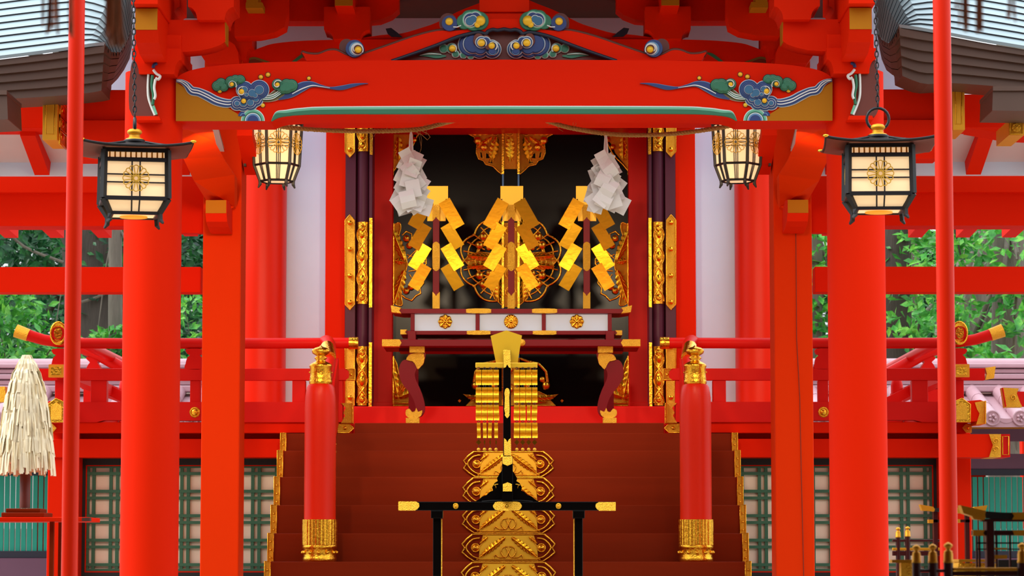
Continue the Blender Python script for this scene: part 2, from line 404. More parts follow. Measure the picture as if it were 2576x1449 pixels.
# ------------------------------------------------------------ lacquered door leaves with gold fittings
YD=24.52
def doorleaf(s):
    m=MB(); x0,x1=X(986,YD),X(1262,YD)
    m.box(x0,x1,YD,YD+.06,Z(1022,YD),Z(300,YD),'black')
    m.box(x0,x1,YD-.018,YD,Z(882,YD),Z(872,YD),'black')
    d=m.build('door_1',bevel=.003); d['kind']='structure'; loc=Vector(((x0+x1)/2,YD,Z(1022,YD)))
    parts=[]
    def part(g,n='gold_fitting'): parts.append(g.build(n,d))
    # edge strips: gold beside the mounts, painted blue reflection line elsewhere
    g=MB()
    for y0,y1 in ((312,440),(562,772),(895,1022)): g.pbox(984,y0,991,y1,YD-.03,.03,'gold')
    part(g,'edge_strip'); g=MB()
    g.pbox(985,440,989,562,YD-.02,.02,'bluel',row=500); g.pbox(985,772,989,895,YD-.02,.02,'dark',row=830); part(g,'edge_line')
    # upper hinge corner
    g=MB(); q=YD-.014
    g.pprism([(990,318),(1078,318),(1062,333),(1040,337),(1040,352),(1028,368),(1022,385),(1012,398),(1000,412),(990,428)],q,.014,'goldr')
    leafrelief(g,1040,330,pi*.0,36,15,q,'goldf'); leafrelief(g,1003,345,pi/2*1.0,60,22,q,'goldf')
    leafrelief(g,1040,330,pi*.99,40,14,q,'goldf')
    for x,y in ((1042,352),(1028,370)): g.dome(x,y,8,q,'gold',.9)
    g.ptube([(990,430),(1003,414),(1018,400),(1030,385),(1042,360),(1050,340),(1078,322)],q-.004,1.8,'gold')
    g.ptube([(992,322),(1070,322)],q-.004,1.6,'gold'); part(g)
    # middle wing mount
    g=MB()
    wing=cr([(990,566),(1005,560),(1008,575),(1002,600),(1014,620),(1022,650),(1024,668),(1018,690),(1006,715),(1008,740),(1012,766),(1000,768),(990,760)],4)
    g.pprism([(a.x,a.y) for a in wing],q,.014,'goldr'); g.ptube([(a.x,a.y) for a in wing],q,1.8,'gold',6,True)
    leafrelief(g,1018,655,-pi*.62,92,26,q-.006,'goldf',7); leafrelief(g,1018,680,pi*.60,90,26,q-.006,'goldf',7)
    leafrelief(g,994,655,0.2,26,18,q-.006,'goldf',4)
    out=[(1012,592),(1022,582),(1036,588),(1036,602),(1048,614),(1046,630),(1060,640),(1072,652),(1072,664),(1060,678),(1062,696),(1066,712),(1056,724),(1058,738),(1046,744),(1036,756),(1020,750),(1010,742)]
    g.ptube(out,q,2.6,'gold',7)
    for a,b in (((1022,600),(1044,620)),((1046,630),(1026,650)),((1028,682),(1060,678)),((1030,690),(1052,722)),((1024,640),(1070,660)),((1026,664),(1060,640))): g.ptube([a,b],q,2.0,'gold',6)
    for x,y in ((1022,600),(1030,618),(1022,732),(1034,722),(1046,656)): g.dome(x,y,9,q-.004,'gold',.9)
    part(g)
    # lower corner
    g=MB(); bo=[(984,892),(992,902),(998,915),(1003,940),(1012,960),(1030,980),(1050,990),(1060,996),(1062,1012),(1048,1021),(984,1021)]
    g.pprism(bo,q,.014,'goldr'); g.ptube(bo,q-.003,1.8,'gold',6,True)
    leafrelief(g,1000,996,-pi*.56,92,22,q-.006,'goldf',6); leafrelief(g,1002,1000,-pi*.12,56,20,q-.006,'goldf',5); leafrelief(g,1000,996,-pi*.33,58,20,q-.006,'goldf',5)
    g.dome(996,997,9,q,'gold',.8); g.ptube([(996+11*cos(i*pi/7),997+11*sin(i*pi/7)) for i in range(14)],q,1.5,'gold',6,True)
    g.ptube([(988,1014),(1056,1014)],q-.004,3,'gold'); part(g)
    # half of the top centre fitting
    g=MB(); tp=[(1262,318),(1182,318),(1172,312),(1168,332),(1184,340),(1194,345),(1192,356),(1200,363),(1198,385),(1204,400),(1216,404),(1222,414),(1240,418),(1252,430),(1262,438)]
    hole=[[(1207,383),(1212,383),(1215,398),(1209,396)],[(1222,384),(1230,388),(1236,398),(1222,399)],[(1228,406),(1238,406),(1240,412),(1228,410)]]
    g.pprism(tp,q,.014,'goldr'); g.ptube(tp,q-.003,1.7,'gold',6)
    for h in hole: g.pprism(h,q-.002,.003,'black'); g.ptube(h,q-.002,.9,'gold',5,True)
    leafrelief(g,1240,332,pi*.98,62,16,q-.004,'goldf',5); leafrelief(g,1250,345,pi*.58,66,24,q-.004,'goldf',6); leafrelief(g,1238,345,pi*.80,50,14,q-.004,'goldf',5)
    for x,y,r in ((1202,354,11),(1217,370,11),(1246,330,7)): g.dome(x,y,r,q-.004,'gold',.8)
    g.ptube([(1246+11*cos(i*pi/7),330+11*sin(i*pi/7)) for i in range(14)],q-.004,1.2,'gold',5,True); part(g)
    # half of the central openwork medallion: rings of open cells, leaves and bosses
    g=MB()
    def arc(r,a0,a1,n=18,sx=1.12): return [(1284-sx*r*cos(a0+(a1-a0)*i/n),655-r*sin(a0+(a1-a0)*i/n)*.98) for i in range(n+1)]
    def lim(p): return [(min(x,1262),y) for x,y in p]
    A=radians(78)
    def scal(r,amp,k,w_):
        pts=[]
        for i in range(49):
            a=-A+2*A*i/48; rr=r+amp*abs(sin(k*a)); pts.append((1284-1.12*rr*cos(a),655-.98*rr*sin(a)))
        g.ptube(lim(pts),q,w_,'gold',7)
    scal(104,12,4.6,3.0); scal(92,6,4.6,2.2); scal(66,9,4.6,2.8)
    for i in range(13):
        a=-A+2*A*i/12
        g.ptube(lim([(1284-1.12*r*cos(a),655-.98*r*sin(a)) for r in (64,84,108)]),q-.003,2.4,'gold',6)
        a2=a+A/12
        if i<12: g.ptube(lim([(1284-1.12*78*cos(a-.02),655-.98*78*sin(a-.02)),(1284-1.12*80*cos(a2+.1),655-.98*80*sin(a2+.1))]),q-.004,2,'gold',6)
    g.pprism(lim(cr([(1166,655),(1180,640),(1205,632),(1240,636),(1262,640),(1262,672),(1240,674),(1205,680),(1180,670)],4)),q-.004,.012,'goldr') if False else None
    pl=[(1168,655),(1180,641),(1205,634),(1262,640),(1262,672),(1205,678),(1180,669)]
    g.pprism(pl,q-.006,.016,'goldr'); g.ptube(pl,q-.008,1.6,'gold',6,True)
    leafrelief(g,1252,650,pi*1.03,78,22,q-.012,'goldf',7); leafrelief(g,1252,664,pi*.97,78,22,q-.012,'goldf',7)
    for sg in (-1,1):
        pl=[(1262,655+sg*40),(1240,655+sg*44),(1232,655+sg*70),(1244,655+sg*96),(1262,655+sg*112)]
        g.pprism(pl,q-.004,.014,'goldr'); g.ptube(pl,q-.006,1.6,'gold',6)
        leafrelief(g,1254,655+sg*44,sg*pi/2,62,22,q-.01,'goldf',6)
        for x,y in ((1206,38),(1216,60),(1230,32)): g.dome(x,655+sg*y,11 if x!=1230 else 8,q-.008,'gold',.9)
    part(g)
    # half of the bottom centre fitting
    g=MB(); bt=[(1262,1020),(1172,1020),(1186,1006),(1166,992),(1190,996),(1205,990),(1215,985),(1240,990),(1262,985)]
    g.pprism(bt,q,.014,'goldr'); g.ptube(bt,q-.002,1.6,'gold',6)
    leafrelief(g,1225,1002,pi*1.02,52,16,q-.006,'goldf',5); leafrelief(g,1252,1008,pi*.98,60,12,q-.006,'goldf',5)
    g.dome(1196,970,11,q,'gold',.95); g.ptube([(1200,980),(1192,960),(1196,935),(1205,925),(1215,915),(1240,910),(1262,902)],q,4,'gold'); g.dome(1206,955,8,q,'gold',.9)
    leafrelief(g,1250,985,-pi*.58,62,22,q-.006,'goldf',6)
    g.pprism([(1152,1008),(1156,1004),(1160,1008),(1156,1013)],q,.012,'gold'); part(g)
    for o in [d]+parts: o.data.transform(Matrix.Translation(-loc))
    d.location=loc; return d
dl=doorleaf(0); mirror(dl,name='door_2')
# central astragal of the doors
m=MB(); m.box(X(1262,24.5),-X(1262,24.5),24.46,24.56,Z(1022,24.5),Z(306,24.5),'black'); o=m.build('trim_9'); o['kind']='structure'
g=MB(); q=24.44; k=X(1265,q)
for sg in (-1,1):
    for y0,y1 in ((306,438),(556,775),(900,1020)): g.box(sg*k-.009,sg*k+.009,q-.012,q+.02,Z(y1,q),Z(y0,q),'gold')
    for y0,y1 in ((438,556),(775,900)): g.box(sg*k-.007,sg*k+.007,q-.006,q+.02,Z(y1,q),Z(y0,q),'bluel')
hw=X(1302,q)-.004
g.box(-hw,hw,q,q+.02,Z(425,q),Z(315,q),'goldr'); g.box(-hw,hw,q,q+.02,Z(772,q),Z(560,q),'goldr'); g.box(-hw,hw,q,q+.02,Z(1020,q),Z(905,q),'goldr')
g.ptube(spiral(1283,332,2,11,0,1.4),q-.004,1.4,'gold'); leafrelief(g,1283,345,pi/2,62,24,q-.004,'goldf',6)
for y in (580,625,690,735,930,980): g.dome(1283,y,8,q,'gold',.8); g.ptube(spiral(1283,y,9,15,0,1),q-.003,1.2,'gold')
g.build('gold_fitting',o); done(o)
# ------------------------------------------------------------ round hall pillars
m=MB(); xc=X(650,24.1); m.lathe([(.222,FZ-.001),(.222,Z(-150,24))],(xc,24.1,0),'redg',48)
m.box(xc-.30,xc+.30,23.86,24.4,FZ-.001,FZ+.07,'crim')
o=single('round_pillar',m,'thick round vermilion pillar beside the white wall left of the doors','pillar')
mirror(o,'thick round vermilion pillar beside the white wall right of the doors')
# ============================================================ veranda: railings, edge beams, corner posts, lattice
YR=22.0
def railing():
    r=T('veranda_railing','crimson veranda railing with gold end caps left of the stair','railing')
    Zc=lambda y,Y=YR: Z(y,Y)
    # top rail, sweeping up past the corner
    g=MB(); path=[P(x,y,YR) for x,y in ((58,838),(80,846),(110,855),(150,861),(200,863.5),(300,864),(600,864),(880,863))]
    g.tube(path,[.046,.043,.041,.04,.04,.04,.04,.04],'crim',14); o=g.build('top_rail',r)
    g=MB(); g.tube([P(x,y,YR) for x,y in ((40,832),(58,838.5),(72,843.5))],[.051,.049,.047],'goldr',14)
    g.build('end_cap',o)
    g=MB(); g.tube([P(x,y,YR) for x,y in ((878,863),(901,863))],.045,'gold',14); g.build('end_cap',o)
    # the side rail's cap coming toward the viewer, seen end on
    g=MB(); c=P(146,838,21.45)
    side=[P(150,862,22.6)+Vector((0,0,0)),P(150,860,22.1),P(148,850,21.7),c]
    side=[Vector((c.x,p.y,p.z)) for p in side]
    g.tube([Vector((c.x,26.0,side[0].z)),side[0]]+side[1:],[.04,.04,.042,.046,.05],'crim',14); o=g.build('side_rail',r)
    g=MB(); g.lathe([(.056,-.12),(.060,0),(.048,.004),(.046,-.004),(.03,-.003),(.03,.003)],c,'gold',20,'Y')
    for k_ in range(len(g.v)): v=g.v[k_]; g.v[k_]=(v[0],v[1],c.z+(v[2]-c.z)*1.45)
    g.build('end_cap',o)
    g=MB(); g.pbox(85,927,890,957,YR-.03,.07,'crim'); o=g.build('middle_rail',r,.004)
    g=MB(); g.pprism([(870,928),(893,928),(893,956),(870,956),(878,950),(878,934)],YR-.036,.08,'goldr'); g.ptube([(870,928),(893,928),(893,956),(870,956)],YR-.04,1.3,'gold',5)
    g.dome(883,942,4,YR-.036,'gold'); g.build('end_plate',o); g=MB(); g.pprism([(58,922),(84,926),(80,941),(84,956),(62,952)],YR-.036,.08,'goldr'); g.build('end_plate',o)
    g=MB(); a=X(141,21.6); g.box(a-.05,a+.05,21.6,25.5,Zc(947,21.7),Zc(918,21.7),'crim'); o=g.build('side_rail',r,.004)
    g=MB(); g.pbox(122,917,160,949,21.55,.05,'goldm'); g.pbox(128,923,155,943,21.545,.01,'gold'); g.build('end_plate',o)
    # posts
    for x0,x1,y0,y1 in ((228,268,957,1012),(478,503,957,1012),(735,768,957,1012),(845,862,957,1012)):
        g=MB(); g.pbox(x0,y0,x1,y1,YR-.02,.1,'crim'); g.build('post',r,.004)
    for cx in (491,154):
        g=MB(); out=cr([(cx-22,878),(cx+18,878),(cx+16,890),(cx+10,893),(cx+17,900),(cx+20,914),(cx+20,928),(cx-24,928),(cx-24,914),(cx-20,900),(cx-13,893),(cx-20,890)],3,True)
        g.pprism([(a.x,a.y) for a in out],YR-.03,.08,'crim'); g.build('baluster',r)
    g=MB(); g.pbox(138,949,165,1010,YR-.02,.1,'crim'); g.build('post',r,.004)
    # ground rail with a cloud-shaped slot underneath
    g=MB(); sl=[(118,1011),(862,1011),(862,1062),(600,1062),(600,1058),(262,1057),(250,1060),(242,1062),(118,1062)]
    g.pprism(sl,YR-.05,.12,'crim'); o=g.build('ground_rail',r,.003)
    g=MB(); g.pprism([(858,1014),(887,1014),(887,1064),(858,1064),(868,1046),(864,1038),(870,1026)],YR-.06,.14,'goldr'); g.ptube([(887,1014),(887,1064)],YR-.062,1.5,'gold'); g.build('end_plate',o)
    for x in (490,):
        g=MB(); g.disc(x,1037,14,YR-.055,.01,'gold'); g.dome(x,1037,9,YR-.055,'gold',.7)
        g.ptube([(x+11*cos(i*pi/6),1037+11*sin(i*pi/6)) for i in range(12)],YR-.058,1.4,'gold',6,True); g.build('gold_boss',o)
    g=MB(); a=X(141,21.6); g.box(a-.055,a+.055,21.62,25.5,Zc(1062,21.7),Zc(1010,21.7),'crim'); o=g.build('side_rail',r,.004)
    g=MB(); pt=[(120,1018),(141,1002),(163,1012),(163,1062),(120,1062)]
    g.pprism(pt,21.56,.06,'gold'); g.ptube(pt,21.555,1.6,'gold',6,True); g.pprism([(128,1022),(141,1012),(155,1022),(155,1056),(128,1056)],21.55,.02,'goldr'); g.build('end_plate',o)
    return done(r)
r=railing(); mirror(r,'crimson veranda railing with gold end caps right of the stair')
def edge():
    r=T('veranda_edge_beam','vermilion veranda edge boards above the green lattice, left of the stair','beam')
    g=MB(); g.pbox(128,1062,868,1089,21.98,.5,'redx'); o=g.build('floor_board',r,.004)
    g=MB(); pt=[(850,1066),(878,1066),(890,1077),(878,1089),(850,1089)]; g.pprism(pt,21.965,.02,'goldr'); g.ptube(pt,21.965,1.2,'gold',5,True); g.dome(868,1077,5,21.96,'gold',.9); g.build('gold_mount',o)
    g=MB(); pt=[(132,1066),(118,1066),(118,1089),(132,1089),(142,1077)]; g.pprism(pt,21.96,.02,'goldr'); g.dome(128,1077,4,21.955,'gold',.9); g.build('gold_mount',o)
    g=MB(); g.pbox(140,1089,713,1106,22.2,.3,'redx'); g.build('shadow_board',r)
    g=MB(); g.pbox(125,1104,712,1151,22.05,.3,'redx'); g.build('main_beam',r,.006)
    return done(r)
r=edge(); mirror(r,'vermilion veranda edge boards above the green lattice, right of the stair')
m=MB(); xa_,xb_=X(120,22.1,1200),X(199,22.1,1200); m.box(xa_,xb_,22.1,22.4,0,Z(1089,22.1),'red')
o=single('veranda_corner_post',m,'square vermilion corner post under the veranda by the paper wand','post',bevel=.006)
mirror(o,'square vermilion corner post under the veranda beside the gilt railings at right')
def lattice():
    r=T('lattice_panel','green lattice panel in a black frame left of the stair','lattice panel')
    YL=22.3; xl,xr=197,722
    g=MB(); g.pbox(214,1168,xr,1440,YL+.025,.03,'cream',row=1300); g.build('backing_paper',r)
    g=MB(); g.pbox(xl,1150,xr+14,1170,YL-.03,.12,'mblack',row=1300); g.pbox(xl,1440,xr+14,1462,YL-.03,.12,'mblack',row=1300); g.pbox(xl,1150,214,1462,YL-.031,.12,'mblack',row=1300); o=g.build('frame',r,.003)
    g=MB(); g.pbox(213,1169,xr,1172.5,YL-.02,.08,'red',row=1300); g.pbox(213,1437,xr,1441,YL-.02,.08,'red',row=1300); g.pbox(213,1169,217,1441,YL-.021,.08,'red',row=1300); g.build('red_fillet',o)
    g=MB(); x=217.5; bars=[(217.5,224)]
    x=231
    while x<xr:
        bars.append((x,x+8)); bars.append((x+43,x+51)); x+=59.5
    for a,b in bars: g.pbox(a,1172,b,1437,YL,.03,'green',row=1300)
    y=1173; rows=[(1173,1177),(1431,1437)]; y=1187.5
    while y<1432: rows.append((y,y+7.5)); rows.append((y+44.5,y+52)); y+=61.6
    for a,b in rows:
        if b<1438: g.pbox(217.5,a,xr,b,YL-.006,.035,'green',row=1300)
    g.build('lattice',r)
    return done(r)
r=lattice(); mirror(r,'green lattice panel in a black frame right of the stair')
# ============================================================ stair
st=T('staircase','wide dark red-brown wooden stair with gold-capped treads up to the doors','stair')
rows_=[1064,1090,1134,1200,1271,1342,1413,1486]
capx=[None,715,706,698,690,682,674,666]
for i in range(1,8):
    Yk=22.2-.3*(i-1)-(.0 if i>1 else 0); y0=rows_[i-1]; y1=rows_[i]
    zt=Z(rows_[i-1],Yk) if i>1 else FZ
    xx=X(capx[i]+14 if capx[i] else 730,Yk,y0) if i>1 else X(893,Yk)
    g=MB(); zb=Z(y1,Yk-.3)-.03
    g.box(xx,-xx,Yk,Yk+.36,zb,zt,'brown'); o=g.build('step',st,.004)
    if i==1: continue
    for s in (-1,1):
        g=MB(); a=X(capx[i],Yk,y0); b=xx
        if s==1: a,b=-a,-b
        g.box(a,b,Yk-.006,Yk+.34,zb,zt+.004,'goldr'); 
        g.tube([(a,Yk-.008,zb),(a,Yk-.008,zt+.004),(b,Yk-.008,zt+.004),(b,Yk-.008,zb)],.004,'gold',6,True)
        for q_ in range(3): g.ball(((a+b)/2,Yk-.008,zb+(zt-zb)*(.25+.25*q_)),.008,'gold',8,5)
        g.build('gold_cap',o)
    if i>=3 or True:
        if i<3: continue
        # openwork plate on the riser
        g=MB(); Yp=Yk-.012; ya=rows_[i-1]+2; h=(rows_[i]-rows_[i-1])-3; cx=1279; sc=1+.012*(i-3)
        def U(u,v): return (cx+u*sc, ya+h*v)
        body=[U(-88,.02),U(88,.02),U(66,.98),U(-66,.98)]
        mid=[U(-80,.04),U(80,.04),U(52,.92),U(-52,.92)]
        mid=[U(-62,.04),U(62,.04),U(70,.5),U(72,.96),U(-72,.96),U(-70,.5)]
        g.pprism(mid,Yp,.012,'plate')
        for sg in (-1,1):
            out=[U(sg*86,.0),U(sg*100,.16),U(sg*113,.36),U(sg*106,.5),U(sg*113,.66),U(sg*100,.84),U(sg*84,1.0)]
            g.ptube(out,Yp,2.6,'gold',7)
            inn=[U(sg*70,.14),U(sg*88,.20),U(sg*103,.5),U(sg*88,.80),U(sg*70,.90)]
            g.ptube([(a.x,a.y) for a in cr(inn,4)],Yp-.004,2.4,'gold',7)
            g.ptube([U(sg*104,.5),U(sg*108,.5)],Yp-.003,2.6,'gold')
            g.dome(*U(sg*80,.5),9.5,Yp+.004,'gold',.7); g.dome(*U(sg*80,.5),5,Yp-.008,'gold',.9)
            g.ptube([U(sg*80+sg*10*cos(t_*pi/6),.5+.155*sin(t_*pi/6)) for t_ in range(12)],Yp-.002,1.5,'gold',6,True)
            x_,y_=U(sg*8,.12); ang=math.atan2(h*.72,sg*62*sc); leafrelief(g,x_,y_,ang,math.hypot(62*sc,h*.72),19,Yp-.004,'goldf',8)
            x_,y_=U(sg*50,.10); leafrelief(g,x_,y_,math.atan2(h*.25,sg*22),26,10,Yp-.004,'goldf',4)
            g.ptube([(a.x,a.y) for a in cr([U(sg*2,.45),U(sg*14,.5),U(sg*18,.68),U(sg*8,.86),U(sg*1,.70),U(sg*6,.52)],4)],Yp-.006,1.8,'gold',6)
            g.ptube([(a.x,a.y) for a in cr([U(sg*6,.84),U(sg*22,.86),U(sg*32,.76),U(sg*36,.90)],4)],Yp-.006,1.5,'gold',6)
            g.ptube([U(sg*72,.5),U(sg*62,.3),U(sg*60,.05)],Yp-.002,1.5,'gold',6)
        g.ptube([U(-88,0),U(88,0)],Yp-.004,2.0,'gold'); g.ptube([U(-84,1.0),U(84,1.0)],Yp-.004,2.2,'gold'); g.ptube([U(-78,.93),U(78,.93)],Yp-.002,1.2,'gold')
        g.build('gold_plate',o)
g=MB(); xx=X(690,20.4); g.box(xx,-xx,20.2,22.4,0,.6,'brown')
for i_ in range(4): g.box(xx,-xx,20.1-.3*i_,22.4,0,1.14-.2*i_,'brown')
g.build('lower_flight',st)
done(st)
# newel posts and stair handrails
def newel():
    r=T('newel_post','left stair newel post with gold onion finial and fluted gold foot','newel post')
    Yn=20.55; c=P(804,1413,Yn); zb=Z(1413,Yn); zt=Z(968,Yn); k=px2m(Yn); R=39*k
    g=MB(); g.lathe([(R*1.0,zb),(R*1.02,zb+.3),(R*1.02,zt-.16),(R*.99,zt-.08),(R*.9,zt-.02),(R*.8,zt)],(c.x,Yn,0),'redg',36); g.build('shaft',r)
    g=MB(); zz=lambda y: Z(y,Yn)
    g.lathe([(27*k,zz(968)),(29*k,zz(964)),(29*k,zz(958)),(27.5*k,zz(955)),(28.5*k,zz(952)),(27*k,zz(948)),(27*k,zz(926)),(28.5*k,zz(923)),(28.5*k,zz(919)),(26*k,zz(916)),(22*k,zz(913)),(13*k,zz(909)),(12*k,zz(905)),(16*k,zz(902)),(15*k,zz(898)),(10*k,zz(896)),(13*k,zz(894)),(21*k,zz(889)),(23*k,zz(883)),(21.5*k,zz(879)),(15*k,zz(875)),(5*k,zz(872)),(1*k,zz(869))],(c.x,Yn,0),'gold',36)
    for i in range(8):
        a=2*pi*i/8+.2; g.ball((c.x+28*k*cos(a),Yn+28*k*sin(a),zz(937)),.006,'gold',8,5)
    g.build('finial',r)
    g=MB(); g.lathe([(42*k,zz(1371)),(42*k,zz(1307))],(c.x,Yn,0),'gold',144,ripple=lambda a:1+.045*abs(sin(a*14)))
    g.lathe([(41*k,zz(1413)),(43*k,zz(1410)),(43*k,zz(1404)),(41*k,zz(1400)),(42*k,zz(1380)),(44*k,zz(1378)),(44*k,zz(1373)),(41*k,zz(1370))],(c.x,Yn,0),'gold',36)
    for i in range(12):
        a=2*pi*i/12; g.ball((c.x+42.5*k*cos(a),Yn+42.5*k*sin(a),zz(1390)),.013,'gold',10,6)
    g.build('foot_sleeve',r)
    return done(r)
r=newel(); mirror(r,'right stair newel post with gold onion finial and fluted gold foot')
def handrail():
    r=T('stair_handrail','curved crimson handrail climbing behind the left newel post','handrail')
    g=MB(); path=[(814,862,22.05),(822,858,21.95),(828,866,21.8),(830,885,21.6),(828,915,21.3),(822,950,21.0),(812,985,20.8)]
    pts=[P(*p) for p in path]; g.tube([Vector(p) for p in cr([tuple(p) for p in pts],5)],.045,'crim',14); o=g.build('top_rail',r)
    g=MB(); g.tube([P(823,872,21.55),P(829,900,21.35)],.047,'gold',14); g.build('gold_ferrule',o)
    g=MB(); x0=X(832,21.8,950); 
    pl=[(21.95,900),(22.0,1064),(21.5,1120),(20.9,1190),(20.85,1110),(21.3,1010),(21.5,960),(21.7,930)]
    vs=[Vector((x0,Y_,Z(y_,Y_))) for Y_,y_ in pl]; n=len(vs); v2=[v+Vector((.05,0,0)) for v in vs]
    g.add(vs+v2,[list(range(n)),list(range(2*n-1,n-1,-1))]+[(i,(i+1)%n,n+(i+1)%n,n+i) for i in range(n)],'crim')
    o=g.build('string_board',r,.004)
    g=MB(); g.ball((x0+.06,21.2,Z(1128,21.2)),.022,'gold'); g.ball((x0+.07,21.2,Z(1118,21.2)),.014,'gold'); g.ball((x0+.07,21.2,Z(1138,21.2)),.014,'gold'); g.build('gold_boss',o)
    return done(r)
r=handrail(); mirror(r,'curved crimson handrail climbing behind the right newel post')
# ============================================================ porch: front columns, painted beam, frog-leg strut
m=MB(); xc=X(374.5,17,1449); m.lathe([(.165,0),(.165,Z(185,17))],(xc,17,0),'red',56)
m.lathe([(.2,-0.0),(.2,.12)],(xc,17,0),'stone',32)
o=single('porch_column',m,'thick round vermilion porch column behind the left hanging lantern','column')
mirror(o,'thick round vermilion porch column behind the right hanging lantern')
YB=16.88
bt=T('painted_beam','curved vermilion beam with painted blue and green clouds at both ends','beam')
top=cr([(442,203),(452,190),(480,177),(530,167),(600,160.5),(700,156),(900,152.5),(1267,150)],6)
bot=cr([(680,305),(700,296),(740,291),(850,288),(1267,286)],6)
L=[P(a.x,a.y,YB) for a in top]; B=[P(a.x,a.y,YB) for a in bot]; B0=[P(442,305,YB)]+B
half=L[:-1]+[Vector((0,YB,L[-1].z))]; fullt=half+[Vector((-p.x,p.y,p.z)) for p in half[-2::-1]]
hb=B0[:-1]+[Vector((0,YB,B0[-1].z))]; fullb=hb+[Vector((-p.x,p.y,p.z)) for p in hb[-2::-1]]
m=MB(); m.prism(fullt+fullb[::-1],.34,'redx'); bb=m.build('beam_body',bt,.006)
def strip(ya,yb,mt,off):
    p1=cr([(682,304),(694,292+ya-266-20 if False else 293-.6*(286-ya)),(720,ya+10),(760,ya+5),(850,ya+1.5),(1267,ya)],6)
    p2=cr([(684,304.5),(704,yb+9),(745,yb+4),(850,yb+1.2),(1267,yb)],6)
    a=[P(q.x,q.y,YB-off) for q in p1]; b=[P(q.x,q.y,YB-off) for q in p2]
    a[-1].x=0; b[-1].x=0
    A=a+[Vector((-p.x,p.y,p.z)) for p in a[-2::-1]]; Bq=b+[Vector((-p.x,p.y,p.z)) for p in b[-2::-1]]
    g.prism(A+Bq[::-1],off+.01,mt)
g=MB(); strip(266,286,'wline',.004); strip(268.5,286,'lgreen',.007); strip(274,286,'cgreen',.010); strip(275,285.5,'cgreen',.011); g.build('green_band',bt)
def endcarving(side):
    g=MB(); g.pprism([(442.5,206),(466,222),(480,232),(510,247),(545,264),(575,272),(600,288),(632,304.5),(442.5,304.5)],YB-.006,.008,'ochre')
    o=g.build('ochre_end_panel',bt)
    c=MB(); Y0=YB-.006
    R=[(0,'wline'),(.80,'lblue')]
    blue=[(0,'wline'),(1.8,'lblue'),(4,'navy'),(9,'lblue'),(10.6,'navy'),(15,'tblue')]
    # long wavy ribbon
    wav=[(443,203),(456,205),(470,214),(482,228),(500,232),(522,242),(545,254),(572,260),(592,256)]
    ribbon(c,wav,[7,11,17,22,22,24,24,22,16],[(1,'wline'),(.86,'lblue'),(.74,'navy')],Y0,.004)
    for dv in (-4,3): ribbon(c,[(x,y+dv*min(1,i/2)) for i,(x,y) in enumerate(wav)],[1.5,2,2.4,2.8,2.8,2.8,2.8,2.4,1.6],[(1,'wline')],Y0-.013,.003)
    cloud(c,[(596,260,19),(612,260,21),(630,258,21),(644,250,19)],[(0,'wline'),(1.5,'lblue'),(3,'navy'),(6.5,'wline'),(7.5,'lblue'),(8.8,'navy'),(12,'wline'),(13,'tblue')],Y0-.004,.004)
    cloud(c,[(615,225,22),(620,238,19),(634,234,24),(652,226,26),(642,240,20)],[(0,'wline'),(1.2,'lblue'),(2.6,'navy'),(6,'lblue'),(6.8,'navy'),(10,'lblue'),(10.8,'navy'),(14,'wline'),(14.8,'tblue')],Y0-.014,.004)
    c.ptube(spiral(609,231,5,14,.3,.8),Y0-.045,1.4,'wline',6)
    grn=[(0,'dark'),(1.0,'cgreen'),(3.4,'lgreen'),(4.2,'cgreen'),(6.6,'lgreen'),(7.4,'cgreen')]
    cloud(c,[(546,216,14),(556,210,15),(563,218,13)],grn,Y0-.004,.005)
    cloud(c,[(581,206,16),(592,201,14),(604,201,14)],grn,Y0-.012,.005)
    c.ptube(spiral(583,213,4,12,1.2,.9),Y0-.04,1.3,'wline',6)
    # olive feather strands then the right-hand ribbon
    ribbon(c,[(655,250),(680,246),(700,236),(735,214)],[12,20,26,14],[(1,'wline'),(.9,'olive'),(.5,'dark'),(.4,'cgreen')],Y0,.004)
    for dv in (-6,-1,4): ribbon(c,[(662,247+dv*.8),(686,244+dv),(706,231+dv)],[1.8,2.2,1.5],[(1,'wline')],Y0-.016,.003)
    ribbon(c,[(700,248),(730,236),(758,219),(782,212),(806,216),(830,221),(858,221),(885,215),(908,211),(926,210)],[8,20,24,15,7,5,11,9,4,1],[(1,'lblue'),(.82,'navy')],Y0,.004)
    ribbon(c,[(735,236),(760,223),(785,215),(806,217.5),(830,221)],[2,2.6,2.4,1.6,1],[(1,'wline')],Y0-.01,.003)
    cloud(c,[(721,217,20),(733,215,17),(712,221,16)],grn,Y0-.008,.005)
    cloud(c,[(698,212,15),(706,218,13)],[(0,'dark'),(1.2,'lgreen'),(2.2,'cgreen')],Y0-.018,.005)
    c.ptube(spiral(698,213,4,12,.5,.8),Y0-.05,1.3,'wline',6)
    # nested half shells on the lower edge
    for i,(r,mt) in enumerate(((30,'wline'),(28,'lgreen'),(23,'cgreen'),(20,'wline'),(18,'lblue'),(14,'navy'))): c.half(636,304,r,Y0-.004*(i+1),.006,mt)
    for i,(r,mt) in enumerate(((16,'navy'),(10,'lblue'),(7,'navy'))): c.half(612,304 if False else 292,r*.8,Y0-.003*(i+1),.005,mt)
    k=c.build('cloud_carving',bt)
    st=MB()
    for x,y,r in ((656,194,6),(674,188,6),(698,213,6),(777,197,5),(553,228,6.5),(583,212,5.5),(608,230,7),(613,254,6.5),(661,265,5.5)):
        st.dome(x,y,r+1.2,YB-.003 if (x,y) in ((656,194),(674,188),(777,197),(661,265),(553,228)) else YB-.05,'dark',.3)
        st.dome(x,y,r,YB-.006 if (x,y) in ((656,194),(674,188),(777,197),(661,265),(553,228)) else YB-.052,'boss',.7)
    s_=st.build('gilt_studs',bt)
    return [o,k,s_]
for o in endcarving(0): mirror(o,parent=bt)
done(bt)
